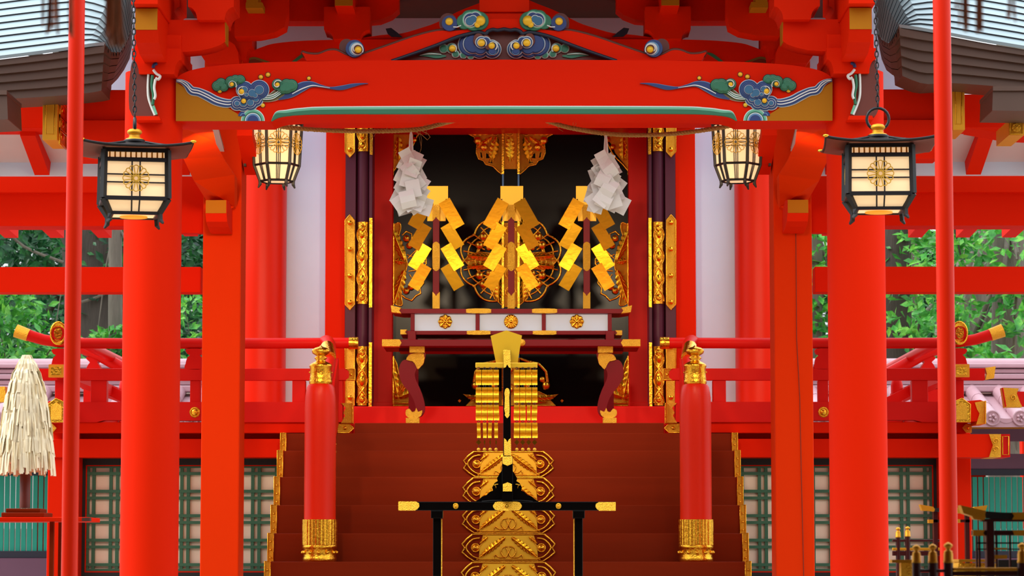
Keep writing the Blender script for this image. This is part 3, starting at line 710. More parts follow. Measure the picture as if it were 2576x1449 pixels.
# frog-leg strut
YK=16.95
kt=T('frog_leg_strut','curved vermilion frog-leg strut with painted cloud scrolls standing on the beam','beam strut')
up=cr([(771,152),(764,140),(760,132),(775,136),(800,137),(825,128),(846,127.5),(866,137),(880,141),(905,139),(960,121),(1040,93),(1100,78),(1135,78),(1165,75),(1190,68),(1205,60),(1206,48)],3)
lo=cr([(985,151),(1040,132),(1100,110),(1150,90),(1185,81),(1205,78),(1222,82),(1227,76),(1240,71),(1252,73),(1267,70)],3)
u=[P(a.x,a.y,YK) for a in up]; l=[P(a.x,a.y,YK) for a in lo]; u.append(Vector((0,YK,u[-1].z))); l[-1].x=0
ht=[P(771,153,YK)]+u; hl=[P(985,153,YK)]+l
poly=ht+[Vector((-p.x,p.y,p.z)) for p in ht[-2::-1]]+[Vector((-p.x,p.y,p.z)) for p in hl]+hl[-2::-1]
m=MB(); m.prism(poly,.16,'redx'); m.build('strut_body',kt,.004)
m=MB(); tr=[Vector((p.x,YK+.02,p.z+.006)) for p in u[2:-2]]; m.tube(tr,.011,'rbrown',6); a_=m.build('brown_edge',kt); mirror(a_,parent=kt)
m=MB(); ll=[Vector((p.x,YK-.004,p.z-.008)) for p in l]; ll+= [Vector((-p.x,p.y,p.z)) for p in ll[-2::-1]]; m.tube(ll,.011,'dark',8); m.build('navy_edge',kt)
m=MB(); pz=hl+[Vector((-p.x,p.y,p.z)) for p in hl[-2::-1]]; m.prism([p+Vector((0,.05,0)) for p in pz],.02,'rbrown'); m.build('recessed_panel',kt)
m=MB(); Yc=YK+.045
bl=[(0,'wline'),(2.4,'lblue'),(4.6,'navy')]
for i,(r,mt) in enumerate(((14,'wline'),)): pass
ribbon(m,[(1052,140),(1075,138),(1100,141),(1122,141)],[1,9,11,3],[(1,'cgreen')],Yc,.005); ribbon(m,[(1056,139),(1080,135),(1110,137)],[1,5,2],[(1,'lgreen'),(.4,'wline')],Yc-.006,.004)
cloud(m,[(1116,122,12),(1136,121,14),(1146,136,10),(1166,138,10),(1184,140,10)],[(0,'wline'),(1.6,'lgreen'),(4,'cgreen')],Yc-.004)
m.disc(1137,124,8,Yc-.026,.01,'rbrown'); m.ptube(spiral(1138,122,5,11,1.5,.9),Yc-.028,1.5,'wline',6)
cloud(m,[(1184,112,33),(1206,124,24),(1238,124,24),(1218,116,22),(1196,98,22)],[(0,'wline'),(1.8,'lblue'),(3.6,'navy')],Yc-.012)
cloud(m,[(1190,110,26),(1208,120,19),(1238,123,18),(1222,114,18)],[(0,'wline'),(1.6,'lblue'),(3.2,'navy')],Yc-.032)
cloud(m,[(1206,102,16),(1222,100,13),(1204,96,13)],[(0,'rbrown')],Yc-.052)
cloud(m,[(1211,106,16),(1238,114,15),(1222,104,13)],[(0,'wline'),(1.8,'lblue'),(3.4,'navy')],Yc-.056)
m.disc(1228,118,7,Yc-.075,.01,'rbrown'); m.disc(1239,129,10,Yc-.07,.01,'lblue'); m.disc(1239,127,9,Yc-.075,.01,'navy')
m.ptube(spiral(1211,108,7,13,.6,1.0),Yc-.078,1.5,'wline',6); m.ptube(spiral(1239,115,7,12,1.6,.9),Yc-.078,1.5,'wline',6)
a_=m.build('cloud_carving',kt); mirror(a_,parent=kt)
m=MB()
for x,y,r in ((1138,122,9),(1211,108,9.5),(1237,115,8.5)): m.dome(x,y,r,Yc-.08 if x!=1138 else Yc-.03,'boss',.6)
a_=m.build('gilt_studs',kt); mirror(a_,parent=kt)
m=MB(); q=YK-.006   # side scrolls
m.disc(872,116,20,YK+.05,.10,'rbrown'); m.disc(892,122,24,q-.01,.10,'navy'); m.disc(896,123,19,q-.016,.01,'lblue'); m.disc(898,123,16,q-.022,.01,'wline'); m.disc(899,123.5,13,q-.028,.01,'rbrown')
m.ptube(spiral(898,124,8,16,2.4,.7),q-.03,1.6,'wline',6); a_=m.build('scroll_carving',kt); mirror(a_,parent=kt); m=MB(); m.disc(1127,54,23,YK+.05,.10,'rbrown'); m.disc(1131,58,21,q-.01,.10,'navy'); m.ptube([(1140,68),(1150,68),(1160,64)],q-.014,1.6,'wline')
cloud(m,[(1168,54,20),(1192,50,28),(1206,52,24),(1180,44,20)],[(0,'cgreen')],q,.012)
cloud(m,[(1184,50,22),(1196,44,18)],[(0,'lgreen'),(3,'wline'),(5,'navy')],q-.014)
cloud(m,[(1182,53,13),(1190,48,11)],[(0,'wline'),(2,'tblue')],q-.034)
a_=m.build('scroll_carving',kt); mirror(a_,parent=kt)
m=MB(); m.dome(901,125,9,q-.034,'boss',.6); m.dome(1130,54,10,q-.012,'boss',.6); m.dome(1208,52,13.5,q-.03,'boss',.6); m.dome(1201,62,8,q-.03,'boss',.5)
a_=m.build('gilt_studs',kt); mirror(a_,parent=kt)
done(kt)
# block on top of the strut
m=MB(); a,b=X(1205,16.9,30),0; m.box(a,-a,17.0,17.3,Z(22,16.9),Z(-60,16.9),'red'); 
k_=[(a,Z(22,16.9)),(a*.93,Z(30,16.9)),(a*.97,Z(62,16.95)),(-a*.97,Z(62,16.95)),(-a*.93,Z(30,16.9)),(-a,Z(22,16.9))]
m.prism([Vector((x,17.02,z)) for x,z in k_],.3,'red'); single('bearing_block',m,'vermilion bearing block above the middle of the frog-leg strut','block',bevel=.004)
# ------------------------------------------------------------ bracket sets over the columns
def masu(g,x0,x1,y0,y1,y2,Y,d,m='red',inset=.14):   # bearing block: upright cheeks to y1, scooped below to y2
    w=x1-x0; i=w*inset
    pp=[(x0,y0),(x1,y0),(x1,y1)]+[(x1-i*sin(t*pi/2/5),y1+(y2-y1)*(1-cos(t*pi/2/5))) for t in range(1,6)]+[(x0+i*sin(t*pi/2/5),y1+(y2-y1)*(1-cos(t*pi/2/5))) for t in range(5,0,-1)]+[(x0,y1)]
    g.pprism(pp,Y,d,m)
def brackets():
    r=T('bracket_set','vermilion bracket set with ochre arm ends over the left porch column','bracket')
    g=MB(); masu(g,332,456,122,150,186,16.72,.56); g.pbox(338,87,455,124,16.74,.5,'red'); g.build('bearing_block',r,.005)
    g=MB(); arm=[(410,50),(565,50),(567,104),(556,112),(535,120),(505,127),(470,130),(410,130)]
    g.pprism(arm,16.78,.17,'red'); o=g.build('bracket_arm',r,.003)
    g=MB(); e_=X(566,16.78,80); g.box(e_-.002,e_+.004,16.785,16.945,Z(106,16.78,566),Z(51,16.78,566),'ochre'); g.build('ochre_end',o)
    g=MB(); arm=[(345,50),(452,50),(452,130),(400,130),(350,122)]; g.pprism(arm,16.79,.16,'red'); g.build('bracket_arm',r,.003)
    g=MB(); masu(g,473,588,-30,17,50,16.7,.36,inset=.2); g.build('bearing_block',r,.005)
    g=MB(); masu(g,378,452,-30,17,52,16.95,.36,inset=.25); g.build('bearing_block',r,.005)
    # arm end reaching toward the viewer
    xa,xb=X(340,16.3,50),X(397,16.3,50); z0,z1=Z(22,16.3,368),Z(76,16.3,368)
    prof=[(16.3,z0),(16.3,z1),(16.36,z1-.06),(16.5,z1-.10),(16.8,z1-.115),(17.2,z1-.115),(17.2,z0+.004),(16.3,z0+.004)]
    vs=[Vector((xa,a,b)) for a,b in prof]; n=len(vs); v2=[v+Vector((xb-xa,0,0)) for v in vs]
    g=MB(); g.add(vs+v2,[list(range(n)),list(range(2*n-1,n-1,-1))]+[(i,(i+1)%n,n+(i+1)%n,n+i) for i in range(n)],'red'); o=g.build('projecting_arm',r)
    g=MB(); g.box(xa+.002,xb-.002,16.294,16.302,z1+.002,z0,'ochre'); g.build('ochre_end',o)
    g=MB(); g.box(xa-.01,xb+.012,16.2,17.2,z0+.006,z0+.25,'red'); g.build('upper_arm',r,.004)
    return done(r)
r=brackets(); mirror(r,'vermilion bracket set with ochre arm ends over the right porch column')
# carved nose outside each column
def nose():
    r=T('carved_nose','carved beam nose with white and green scroll edge left of the left porch column','carving')
    g=MB(); Y0=16.75
    xs=[(334,152),(352,144),(372,146),(388,152),(398,156),(396,168),(386,176),(380,200),(380,260),(392,292),(332,290),(324,230),(328,180)]
    g.pprism([(a.x,a.y) for a in cr(xs,3,True)],Y0,.30,'rbrown'); g.pprism([(342,292),(400,292),(404,302),(338,302)],Y0-.02,.3,'red'); o=g.build('nose_body',r,.004)
    g=MB(); g.ptube(cr([(398,155),(384,154),(376,166),(373,200),(373,240),(380,266),(390,290)],4),Y0-.01,3.4,'wline',8,flat=2)
    g.ptube(cr([(396,160),(388,164),(386,172)],4),Y0-.02,5,'navy',8,flat=2); g.build('white_edge',o)
    g=MB(); g.ptube(cr([(386,176),(394,186),(403,192),(398,200),(392,196)],4),Y0-.03,3.5,'wline',8,flat=2); g.ptube(cr([(384,190),(382,215),(386,240),(384,264)],4),Y0-.02,4,'cgreen',8,flat=2)
    g.ptube(cr([(391,200),(388,220),(391,240),(388,250)],4),Y0-.04,3.2,'wline',8,flat=2); g.ptube([(386,266),(394,288)],Y0-.02,3,'lgreen',8); g.build('scroll_edge',o)
    return done(r)
r=nose(); mirror(r,'carved beam nose with white and green scroll edge right of the right porch column')
# head tie beam stub behind the column, dark brackets and rear beam further in
m=MB(); m.pbox(190,226,470,302,19.0,.2,'redx'); m.pbox(190,302,470,400,18.96,.24,'redx')
o=single('tie_beam',m,'red tie beam running left behind the left lantern chain','beam',bevel=.004); mirror(o,'red tie beam running right behind the right lantern chain')
YR2=20.0
rb=T('rear_beam','dark red rear rainbow beam between the square pillars behind the painted beam','beam')
tp=cr([(612,150),(630,132),(660,118),(700,108),(800,101),(1000,99),(1275,98)],5); a=[P(q.x,q.y,YR2) for q in tp]; a[-1].x=0
zb=Z(306,YR2); hh=[Vector((a[0].x,YR2,zb))]+a
m=MB(); m.prism(hh+[Vector((-p.x,p.y,p.z)) for p in hh[-2::-1]],.3,'redx'); m.build('beam_body',rb,.004)
m=MB(); ribbon(m,[(622,150),(640,146),(660,152),(680,158)],[4,5,5,3],[(1,'olive')],YR2,.006); ribbon(m,[(735,158),(760,140),(775,134)],[6,8,3],[(1,'cgreen')],YR2,.006); ribbon(m,[(625,160),(640,153),(655,160),(670,166)],[8,14,12,6],[(1,'rbrown')],YR2,.004)
a_=m.build('painted_scroll',rb); mirror(a_,parent=rb)
m=MB(); up=cr([(880,100),(960,88),(1010,84),(1060,70),(1100,56),(1150,30),(1200,10),(1240,-6),(1275,-10)],3); a=[P(q.x,q.y,YR2+.02) for q in up]; a[-1].x=0
hh=[Vector((a[0].x,YR2+.02,Z(112,YR2)))]+a; m.prism(hh+[Vector((-p.x,p.y,p.z)) for p in hh[-2::-1]],.2,'redx'); m.build('rear_strut',rb,.004)
m=MB(); m.pprism([(970,72),(984,70),(1000,82),(1012,93),(985,92),(975,84)],YR2-.0,.02,'dark'); a_=m.build('carved_leaf',rb); mirror(a_,parent=rb)
done(rb)
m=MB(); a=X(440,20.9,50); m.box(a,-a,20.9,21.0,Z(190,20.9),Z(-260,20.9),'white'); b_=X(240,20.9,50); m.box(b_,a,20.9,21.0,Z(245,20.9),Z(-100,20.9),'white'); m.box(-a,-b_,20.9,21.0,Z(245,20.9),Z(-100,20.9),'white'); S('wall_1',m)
m=MB(); m.box(-2.6,2.6,17.35,17.6,Z(-45,17.35),Z(-250,17.35),'redx'); m.box(-2.6,2.6,15.9,17.4,Z(-250,17),Z(-250,17)+.05,'wood'); S('added_shade_beam',m)  # unseen purlin and board, added to block high light on the rear brackets
def rearbr():
    r=T('rear_bracket_set','dark red rear bracket block with an ochre arm end, left of the strut','bracket')
    g=MB(); masu(g,815,930,17,75,98,19.9,.3,inset=.2); g.build('bearing_block',r,.004)
    g=MB(); g.pbox(730,-60,1003,-10,19.98,.2,'red'); g.pprism([(720,-40),(1003,-40),(1003,22),(985,38),(955,50),(920,53),(720,53)],20.1,.2,'red'); g.build('bracket_arm',r,.003)
    g=MB(); g.pbox(842,-40,888,15,19.6,.6,'red'); o=g.build('projecting_arm',r,.003); g=MB(); g.pbox(842.5,-40,887.5,14,19.594,.01,'ochre'); g.build('ochre_end',o)
    return done(r)
r=rearbr(); mirror(r,'dark red rear bracket block with an ochre arm end, right of the strut')
def deepbr():
    r=T('pillar_bracket_set','dark red bracket set over the left square pillar','bracket')
    g=MB(); g.pprism([(a.x,a.y) for a in cr([(590,-60),(722,-60),(722,40),(716,68),(690,82),(650,90),(590,92)],1)],19.5,.2,'red'); o=g.build('bracket_arm',r)
    g=MB(); g.ptube([(718,-20),(718,40),(713,66),(690,82)],19.55,2,'ochre',6); g.build('ochre_edge',o)
    g=MB(); masu(g,560,634,60,115,150,19.8,.35,inset=.2); g.pprism([(572,100),(590,112),(598,130),(602,160),(520,160),(500,130)],19.6,.2,'red'); g.build('bearing_block',r)
    g=MB(); g.pbox(575,-60,640,60,19.85,.3,'red'); g.build('arm_stub',r); g=MB(); g.pbox(620,-60,650,6,19.3,.3,'ochre'); g.pbox(618,6,660,20,19.3,.3,'ochre'); g.build('ochre_ornament',r)
    return done(r)
r=deepbr(); mirror(r,'dark red bracket set over the right square pillar')
# square pillars
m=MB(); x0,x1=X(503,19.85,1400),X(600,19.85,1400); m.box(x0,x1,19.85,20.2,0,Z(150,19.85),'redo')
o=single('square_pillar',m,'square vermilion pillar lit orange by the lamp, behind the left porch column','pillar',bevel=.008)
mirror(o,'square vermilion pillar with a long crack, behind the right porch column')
g=MB(); pp=[P(2002,580,19.845)+Vector((0,0,0))]+[P(x,y,19.845) for x,y in ((2003,700),(2004,850),(2012,1000),(2016,1200),(2022,1449))]
g.tube(pp,.0022,'rbrown',4); q_=[o_ for o_ in bpy.data.objects if o_.name.startswith('square_pillar.')][0]
k_=g.build('crack',q_); k_.data.transform(Matrix.Translation(-q_.location))
# bracket nose and slanting rainbow strut tying column to pillar
def slant2():
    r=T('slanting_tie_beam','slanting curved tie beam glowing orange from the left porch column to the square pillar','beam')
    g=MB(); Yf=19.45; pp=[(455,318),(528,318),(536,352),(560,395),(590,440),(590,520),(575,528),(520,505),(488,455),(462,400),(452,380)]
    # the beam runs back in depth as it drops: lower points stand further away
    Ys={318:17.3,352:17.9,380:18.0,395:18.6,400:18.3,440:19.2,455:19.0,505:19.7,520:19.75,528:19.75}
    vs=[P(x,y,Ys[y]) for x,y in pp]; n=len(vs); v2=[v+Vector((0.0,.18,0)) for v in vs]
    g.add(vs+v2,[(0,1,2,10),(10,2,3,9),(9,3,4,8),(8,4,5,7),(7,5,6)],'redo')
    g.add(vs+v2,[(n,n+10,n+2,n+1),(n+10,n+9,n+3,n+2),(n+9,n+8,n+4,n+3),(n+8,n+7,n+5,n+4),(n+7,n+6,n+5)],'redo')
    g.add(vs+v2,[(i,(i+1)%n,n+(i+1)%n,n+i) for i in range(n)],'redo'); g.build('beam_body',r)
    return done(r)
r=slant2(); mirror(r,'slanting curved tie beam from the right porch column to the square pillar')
def pnose():
    r=T('pillar_nose','curved bracket nose with an ochre face on the left square pillar','bracket')
    xa,xb=X(517,19.45,520),X(570,19.45,520); z0,z1=Z(503,19.45),Z(536,19.45); zb=Z(582,19.7)
    prof=[(19.45,z0),(19.45,z1),(19.5,z1-.05),(19.6,zb+.02),(19.75,zb),(19.86,zb),(19.86,z0+.02),(19.7,z0+.02)]
    vs=[Vector((xa,a,b)) for a,b in prof]; n=len(vs); v2=[v+Vector((xb-xa,0,0)) for v in vs]
    g=MB(); g.add(vs+v2,[list(range(n)),list(range(2*n-1,n-1,-1))]+[(i,(i+1)%n,n+(i+1)%n,n+i) for i in range(n)],'red'); o=g.build('nose_body',r)
    g=MB(); g.box(xa+.002,xb-.002,19.443,19.452,z1,z0-.001,'ochre'); g.build('ochre_face',o)
    return done(r)
r=pnose(); mirror(r,'curved bracket nose with an ochre face on the right square pillar')
# ============================================================ side corridors: beams, coved ceiling, roof corner
def sideside():
    out=[]
    xo=-6.2
    def bm(y0,y1,x1,Y,d,lab,lab2,m_='redx'):
        g=MB(); g.box(xo,X(x1,Y,(y0+y1)/2),Y,Y+d,Z(y1,Y),Z(y0,Y),m_); o=single('corridor_beam',g,lab,'beam',bevel=.005); mirror(o,lab2)
    bm(438,484,508,20.25,.3,'upper red corridor beam under the coved ceiling at left','upper red corridor beam under the coved ceiling at right')
    bm(484,568,508,20.33,.25,'broad darker red corridor beam just above the trees at left','broad darker red corridor beam just above the trees at right')
    bm(671,735,505,20.3,.18,'middle vermilion rail crossing the tree view at left','middle vermilion rail crossing the tree view at right')
    bm(238,322,300,19.25,.3,'dark red eaves beam below the roof corner at left','dark red eaves beam below the roof corner at right')
    m=MB(); 
    m.pbox(440,440,520,586,20.2,.1,'redx'); o=single('side_bracket',m,'red bracket arm between column and square pillar at left','bracket'); mirror(o,'red bracket arm between column and square pillar at right')
    # cove
    m=MB(); z0,z1=Z(318,19.4),Z(408,20.05)
    m.add([(xo,19.4,z0),(-1.9,19.4,z0),(-1.9,20.05,z1),(xo,20.05,z1),(xo,19.4,z0+.02),(-1.9,19.4,z0+.02),(-1.9,20.05,z1+.02),(xo,20.05,z1+.02)],[(0,1,2,3),(4,5,6,7),(0,1,5,4),(2,3,7,6)],'pink')
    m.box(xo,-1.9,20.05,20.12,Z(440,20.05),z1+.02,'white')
    o=S('ceiling_left',m)
    for i in range(8):
        g=MB(); x=X(66-40 if False else 70,19.4,320)-0.0+(.40*(i-4)); x=X(70,19.4,320)+.475*(3-i)
        w_=.05; za,zb_=z0-.06,Z(440,20.0)
        vs=[(x-w_,19.4,za),(x+w_,19.4,za),(x+w_,20.0,zb_),(x-w_,20.0,zb_),(x-w_,19.4,z0),(x+w_,19.4,z0),(x+w_,20.05,z1),(x-w_,20.05,z1)]
        g.add(vs,[(0,3,2,1),(4,5,6,7),(0,1,5,4),(1,2,6,5),(2,3,7,6),(3,0,4,7)],'red')
        k=g.build('cove_rib',o); k.data.transform(Matrix.Translation(-o.location))
    mirror(o,name='ceiling_right')
    # rafter tails hanging below the far eave
    RT=None
    for i,x in enumerate((30,145,265,482)):
        g=MB(); Y_=22.9; xx=X(x,Y_,590); yb=598 if i<3 else 594
        vs=[(xx-.055,Y_,Z(yb,Y_)),(xx+.05,Y_,Z(yb,Y_)),(xx+.05,Y_,Z(yb,Y_)+.12),(xx-.055,Y_,Z(yb,Y_)+.12)]
        b_=[(v[0],20.5,v[2]+.10+.0) for v in vs]; g.add(vs+b_,[(0,1,2,3),(7,6,5,4),(0,4,5,1),(1,5,6,2),(2,6,7,3),(3,7,4,0)],'redx')
        o=single('rafter_tail',g,'crimson rafter tails hanging against the trees at left','rafter','rafter tails at left'); o2=mirror(o,'crimson rafter tails hanging against the trees at right'); o2['group']='rafter tails at right'
sideside()
def boxnose(lab,xs,Y):
    r=T('gilt_beam_end',lab,'beam end')
    x0,x1,y0,y1=xs; g=MB(); g.pbox(x0,y0,x1,y1,Y,.42,'goldm'); o=g.build('gilt_casing',r,.004)
    g=MB(); g.ptube([(x0+8,y0+12),(x1-8,y0+12),(x1-8,y1-14),(x0+8,y1-14)],Y-.001,1.5,'gold',6,True); g.pbox(x0+10,y0+14,x1-10,y1-16,Y-.003,.01,'goldm'); g.build('raised_panel',o)
    g=MB(); s=1 if (x0+x1)/2<1288 else -1; xe=X(x1 if s>0 else x0,Y,(y0+y1)/2)
    for i in range(3):
        zc=Z(y0+24+i*33,Y); g.tube([(xe+s*.004,Y+.06,zc-.06),(xe+s*.004,Y+.34,zc-.06),(xe+s*.004,Y+.34,zc+.04),(xe+s*.004,Y+.06,zc+.04)],.005,'gold',6,True); g.ball((xe,Y+.2,zc),.03,'gold',10,6,(.4,1.4,.8))
    g.build('side_ornament',o)
    return done(r)
boxnose('gilt casing on the eaves beam end left of the thin left pole',(107,145,243,352),18.85)
boxnose('gilt casing on the eaves beam end right of the thin right pole',(2396,2427,216,327),18.85)
def gut(lab,pp,Y,d):
    g=MB(); g.pprism(pp,Y,d,'eave'); g.pprism([(x,y) for x,y in [(pp[0][0],pp[0][1]-5),(pp[1][0],pp[1][1]-5),(pp[1][0],pp[1][1]+6),(pp[0][0],pp[0][1]+6)]],Y-.02,d+.03,'eave')
    single('gutter_box',g,lab,'gutter',bevel=.004)
gut('brown copper gutter box at the left picture edge',[(-60,232),(17,232),(20,300),(-60,304)],17.8,.5)
gut('brown copper gutter box at the right picture edge',[(2498,222),(2640,222),(2640,280),(2496,278)],17.8,.5)
g=MB(); g.pbox(2538,302,2576,340,18.3,.5,'goldm'); o=g.build('gilt_tile'); tag(o,'square gilt beam end with a pierced flower at the far right','beam end')
k=MB(); petals(k,P(2557,321,18.29),.03,'goldr',8,.006); k.ptube([(2541,305),(2573,305),(2573,337),(2541,337)],18.295,1.2,'gold',6,True); k.build('flower_ornament',o); done(o)
g=MB(); g.pprism([(2440,322),(2640,322),(2640,345),(2540,340),(2500,332)],18.8,.3,'red'); single('eaves_bracket',g,'dark red scooped bracket above the pierced flower at right','bracket')
# roof corners
def roofc(lab,E,corner,back,bot,seams):
    # E: eave front edge px points (outer->corner); bot: lower edge px points same count; back: verge points (x,y,Y) from corner upward
    r=T('copper_roof_corner',lab,'roof'); Ye=18.4
    g=MB(); n=5
    for i in range(n):
        t0,t1=i/n,(i+1)/n; off=.03*i
        a=[(x,y+(yb-y)*t0+ (0 if i else 6)) for (x,y),(xb,yb) in zip(E,bot)]; b=[(xb+(x-xb)*(1-t1),y+(yb-y)*t1-1.2) for (x,y),(xb,yb) in zip(E,bot)]
        a=[(xb+(x-xb)*(1-t0),y_) for (x,_),(xb,__),(_2,y_) in zip(E,bot,a)]
        g.pprism(a+b[::-1],Ye+off,.5-off,'eave')
    g.build('layered_eave',r)
    # verge side, receding and rising
    g=MB()
    for i in range(n):
        t0,t1=i/n,(i+1)/n-.02
        vs=[]
        for (x,y,Y_,xb,yb) in back:
            p=P(x+(xb-x)*t0,y+(yb-y)*t0,Y_+.03*i); q=P(x+(xb-x)*t1,y+(yb-y)*t1,Y_+.03*i); s=1 if x<1288 else -1
            vs+= [p,q,q-Vector((s*.3,-.1,0)),p-Vector((s*.3,-.1,0))]
        fs=[]
        for j in range(len(back)-1):
            for k in range(4): l_=(k+1)%4; fs.append((j*4+k,j*4+l_,j*4+4+l_,j*4+4+k))
        fs+=[(0,1,2,3),tuple(len(vs)-4+k for k in range(4))]
        g.add(vs,fs,'eave')
    g.build('layered_verge',r)
    # copper sheets
    g=MB(); N=22; s=1 if E[0][0]<1288 else -1
    e0=[P(x,y,Ye-.02) for x,y in E]
    m_=len(e0)
    vl=[Vector(P(x,y,Y_)) for x,y,Y_,_,_ in back]
    vcurve=cr([tuple(v) for v in vl],8)
    for i in range(N):
        t0,t1=i/N,(i+1)/N
        def row(t):
            k=t*(len(vcurve)-1); a=int(min(k,len(vcurve)-2)); vt=vcurve[a].lerp(vcurve[a+1],k-a)
            d=vt-e0[-1]; out=[]
            for j,p in enumerate(e0):
                w_=j/(m_-1); w2=w_**6
                base=p+Vector((0,2.2*t,1.35*t+.12*t*t)); out.append(base.lerp(p+d,w2))
            return out
        A=row(t0); Bq=row(t1); up=Vector((0,0,.010))
        vs=A+[b+up*0 for b in Bq]+[a-Vector((0,0,.03)) for a in A]
        A2=[a+up for a in A]
        vs=A2+Bq+[a-Vector((0,-.0,.022)) for a in A2]
        fs=[(j,j+1,m_+j+1,m_+j) for j in range(m_-1)]
        g.add(vs,fs,'copper'); 
        g.add([v+Vector((0,-.002,0)) for v in A2]+[v-Vector((0,-.002,.034 if i else .02)) for v in A2],[(j,j+1,m_+j+1,m_+j) for j in range(m_-1)],'seam' if i else 'copper')
    g.build('copper_sheets',r)
    return done(r)
def dens(pts,n=14):
    c=cr(pts,6); return [(c[int(i*(len(c)-1)/(n-1))].x,c[int(i*(len(c)-1)/(n-1))].y) for i in range(n)]
roofc('grey copper roof corner with layered brown eave at upper left',
  dens([(-80,154),(0,144),(90,133),(171,122),(230,113),(263,110)]),None,
  [(263,110,18.4,255,229),(281,131,18.5,268,222),(303,131,18.7,280,216),(321,100,19.0,296,200),(330,70,19.3,312,178),(334,40,19.7,326,150),(333,0,20.1,332,120),(331,-60,20.6,334,40)],
  dens([(-80,258),(0,251),(90,246),(171,240),(230,234),(255,229)]),0)
roofc('grey copper roof corner with layered brown eave at upper right',
  dens([(2660,136),(2576,119),(2480,103),(2390,86),(2310,72),(2262,65)]),None,
  [(2262,65,18.4,2270,192),(2248,96,18.5,2262,196),(2235,109,18.7,2245,190),(2218,100,19.0,2230,178),(2208,82,19.3,2218,150),(2203,50,19.7,2212,120),(2200,0,20.1,2205,80),(2198,-60,20.6,2200,10)],
  dens([(2660,230),(2576,224),(2480,216),(2390,210),(2325,212),(2270,192)]),0)
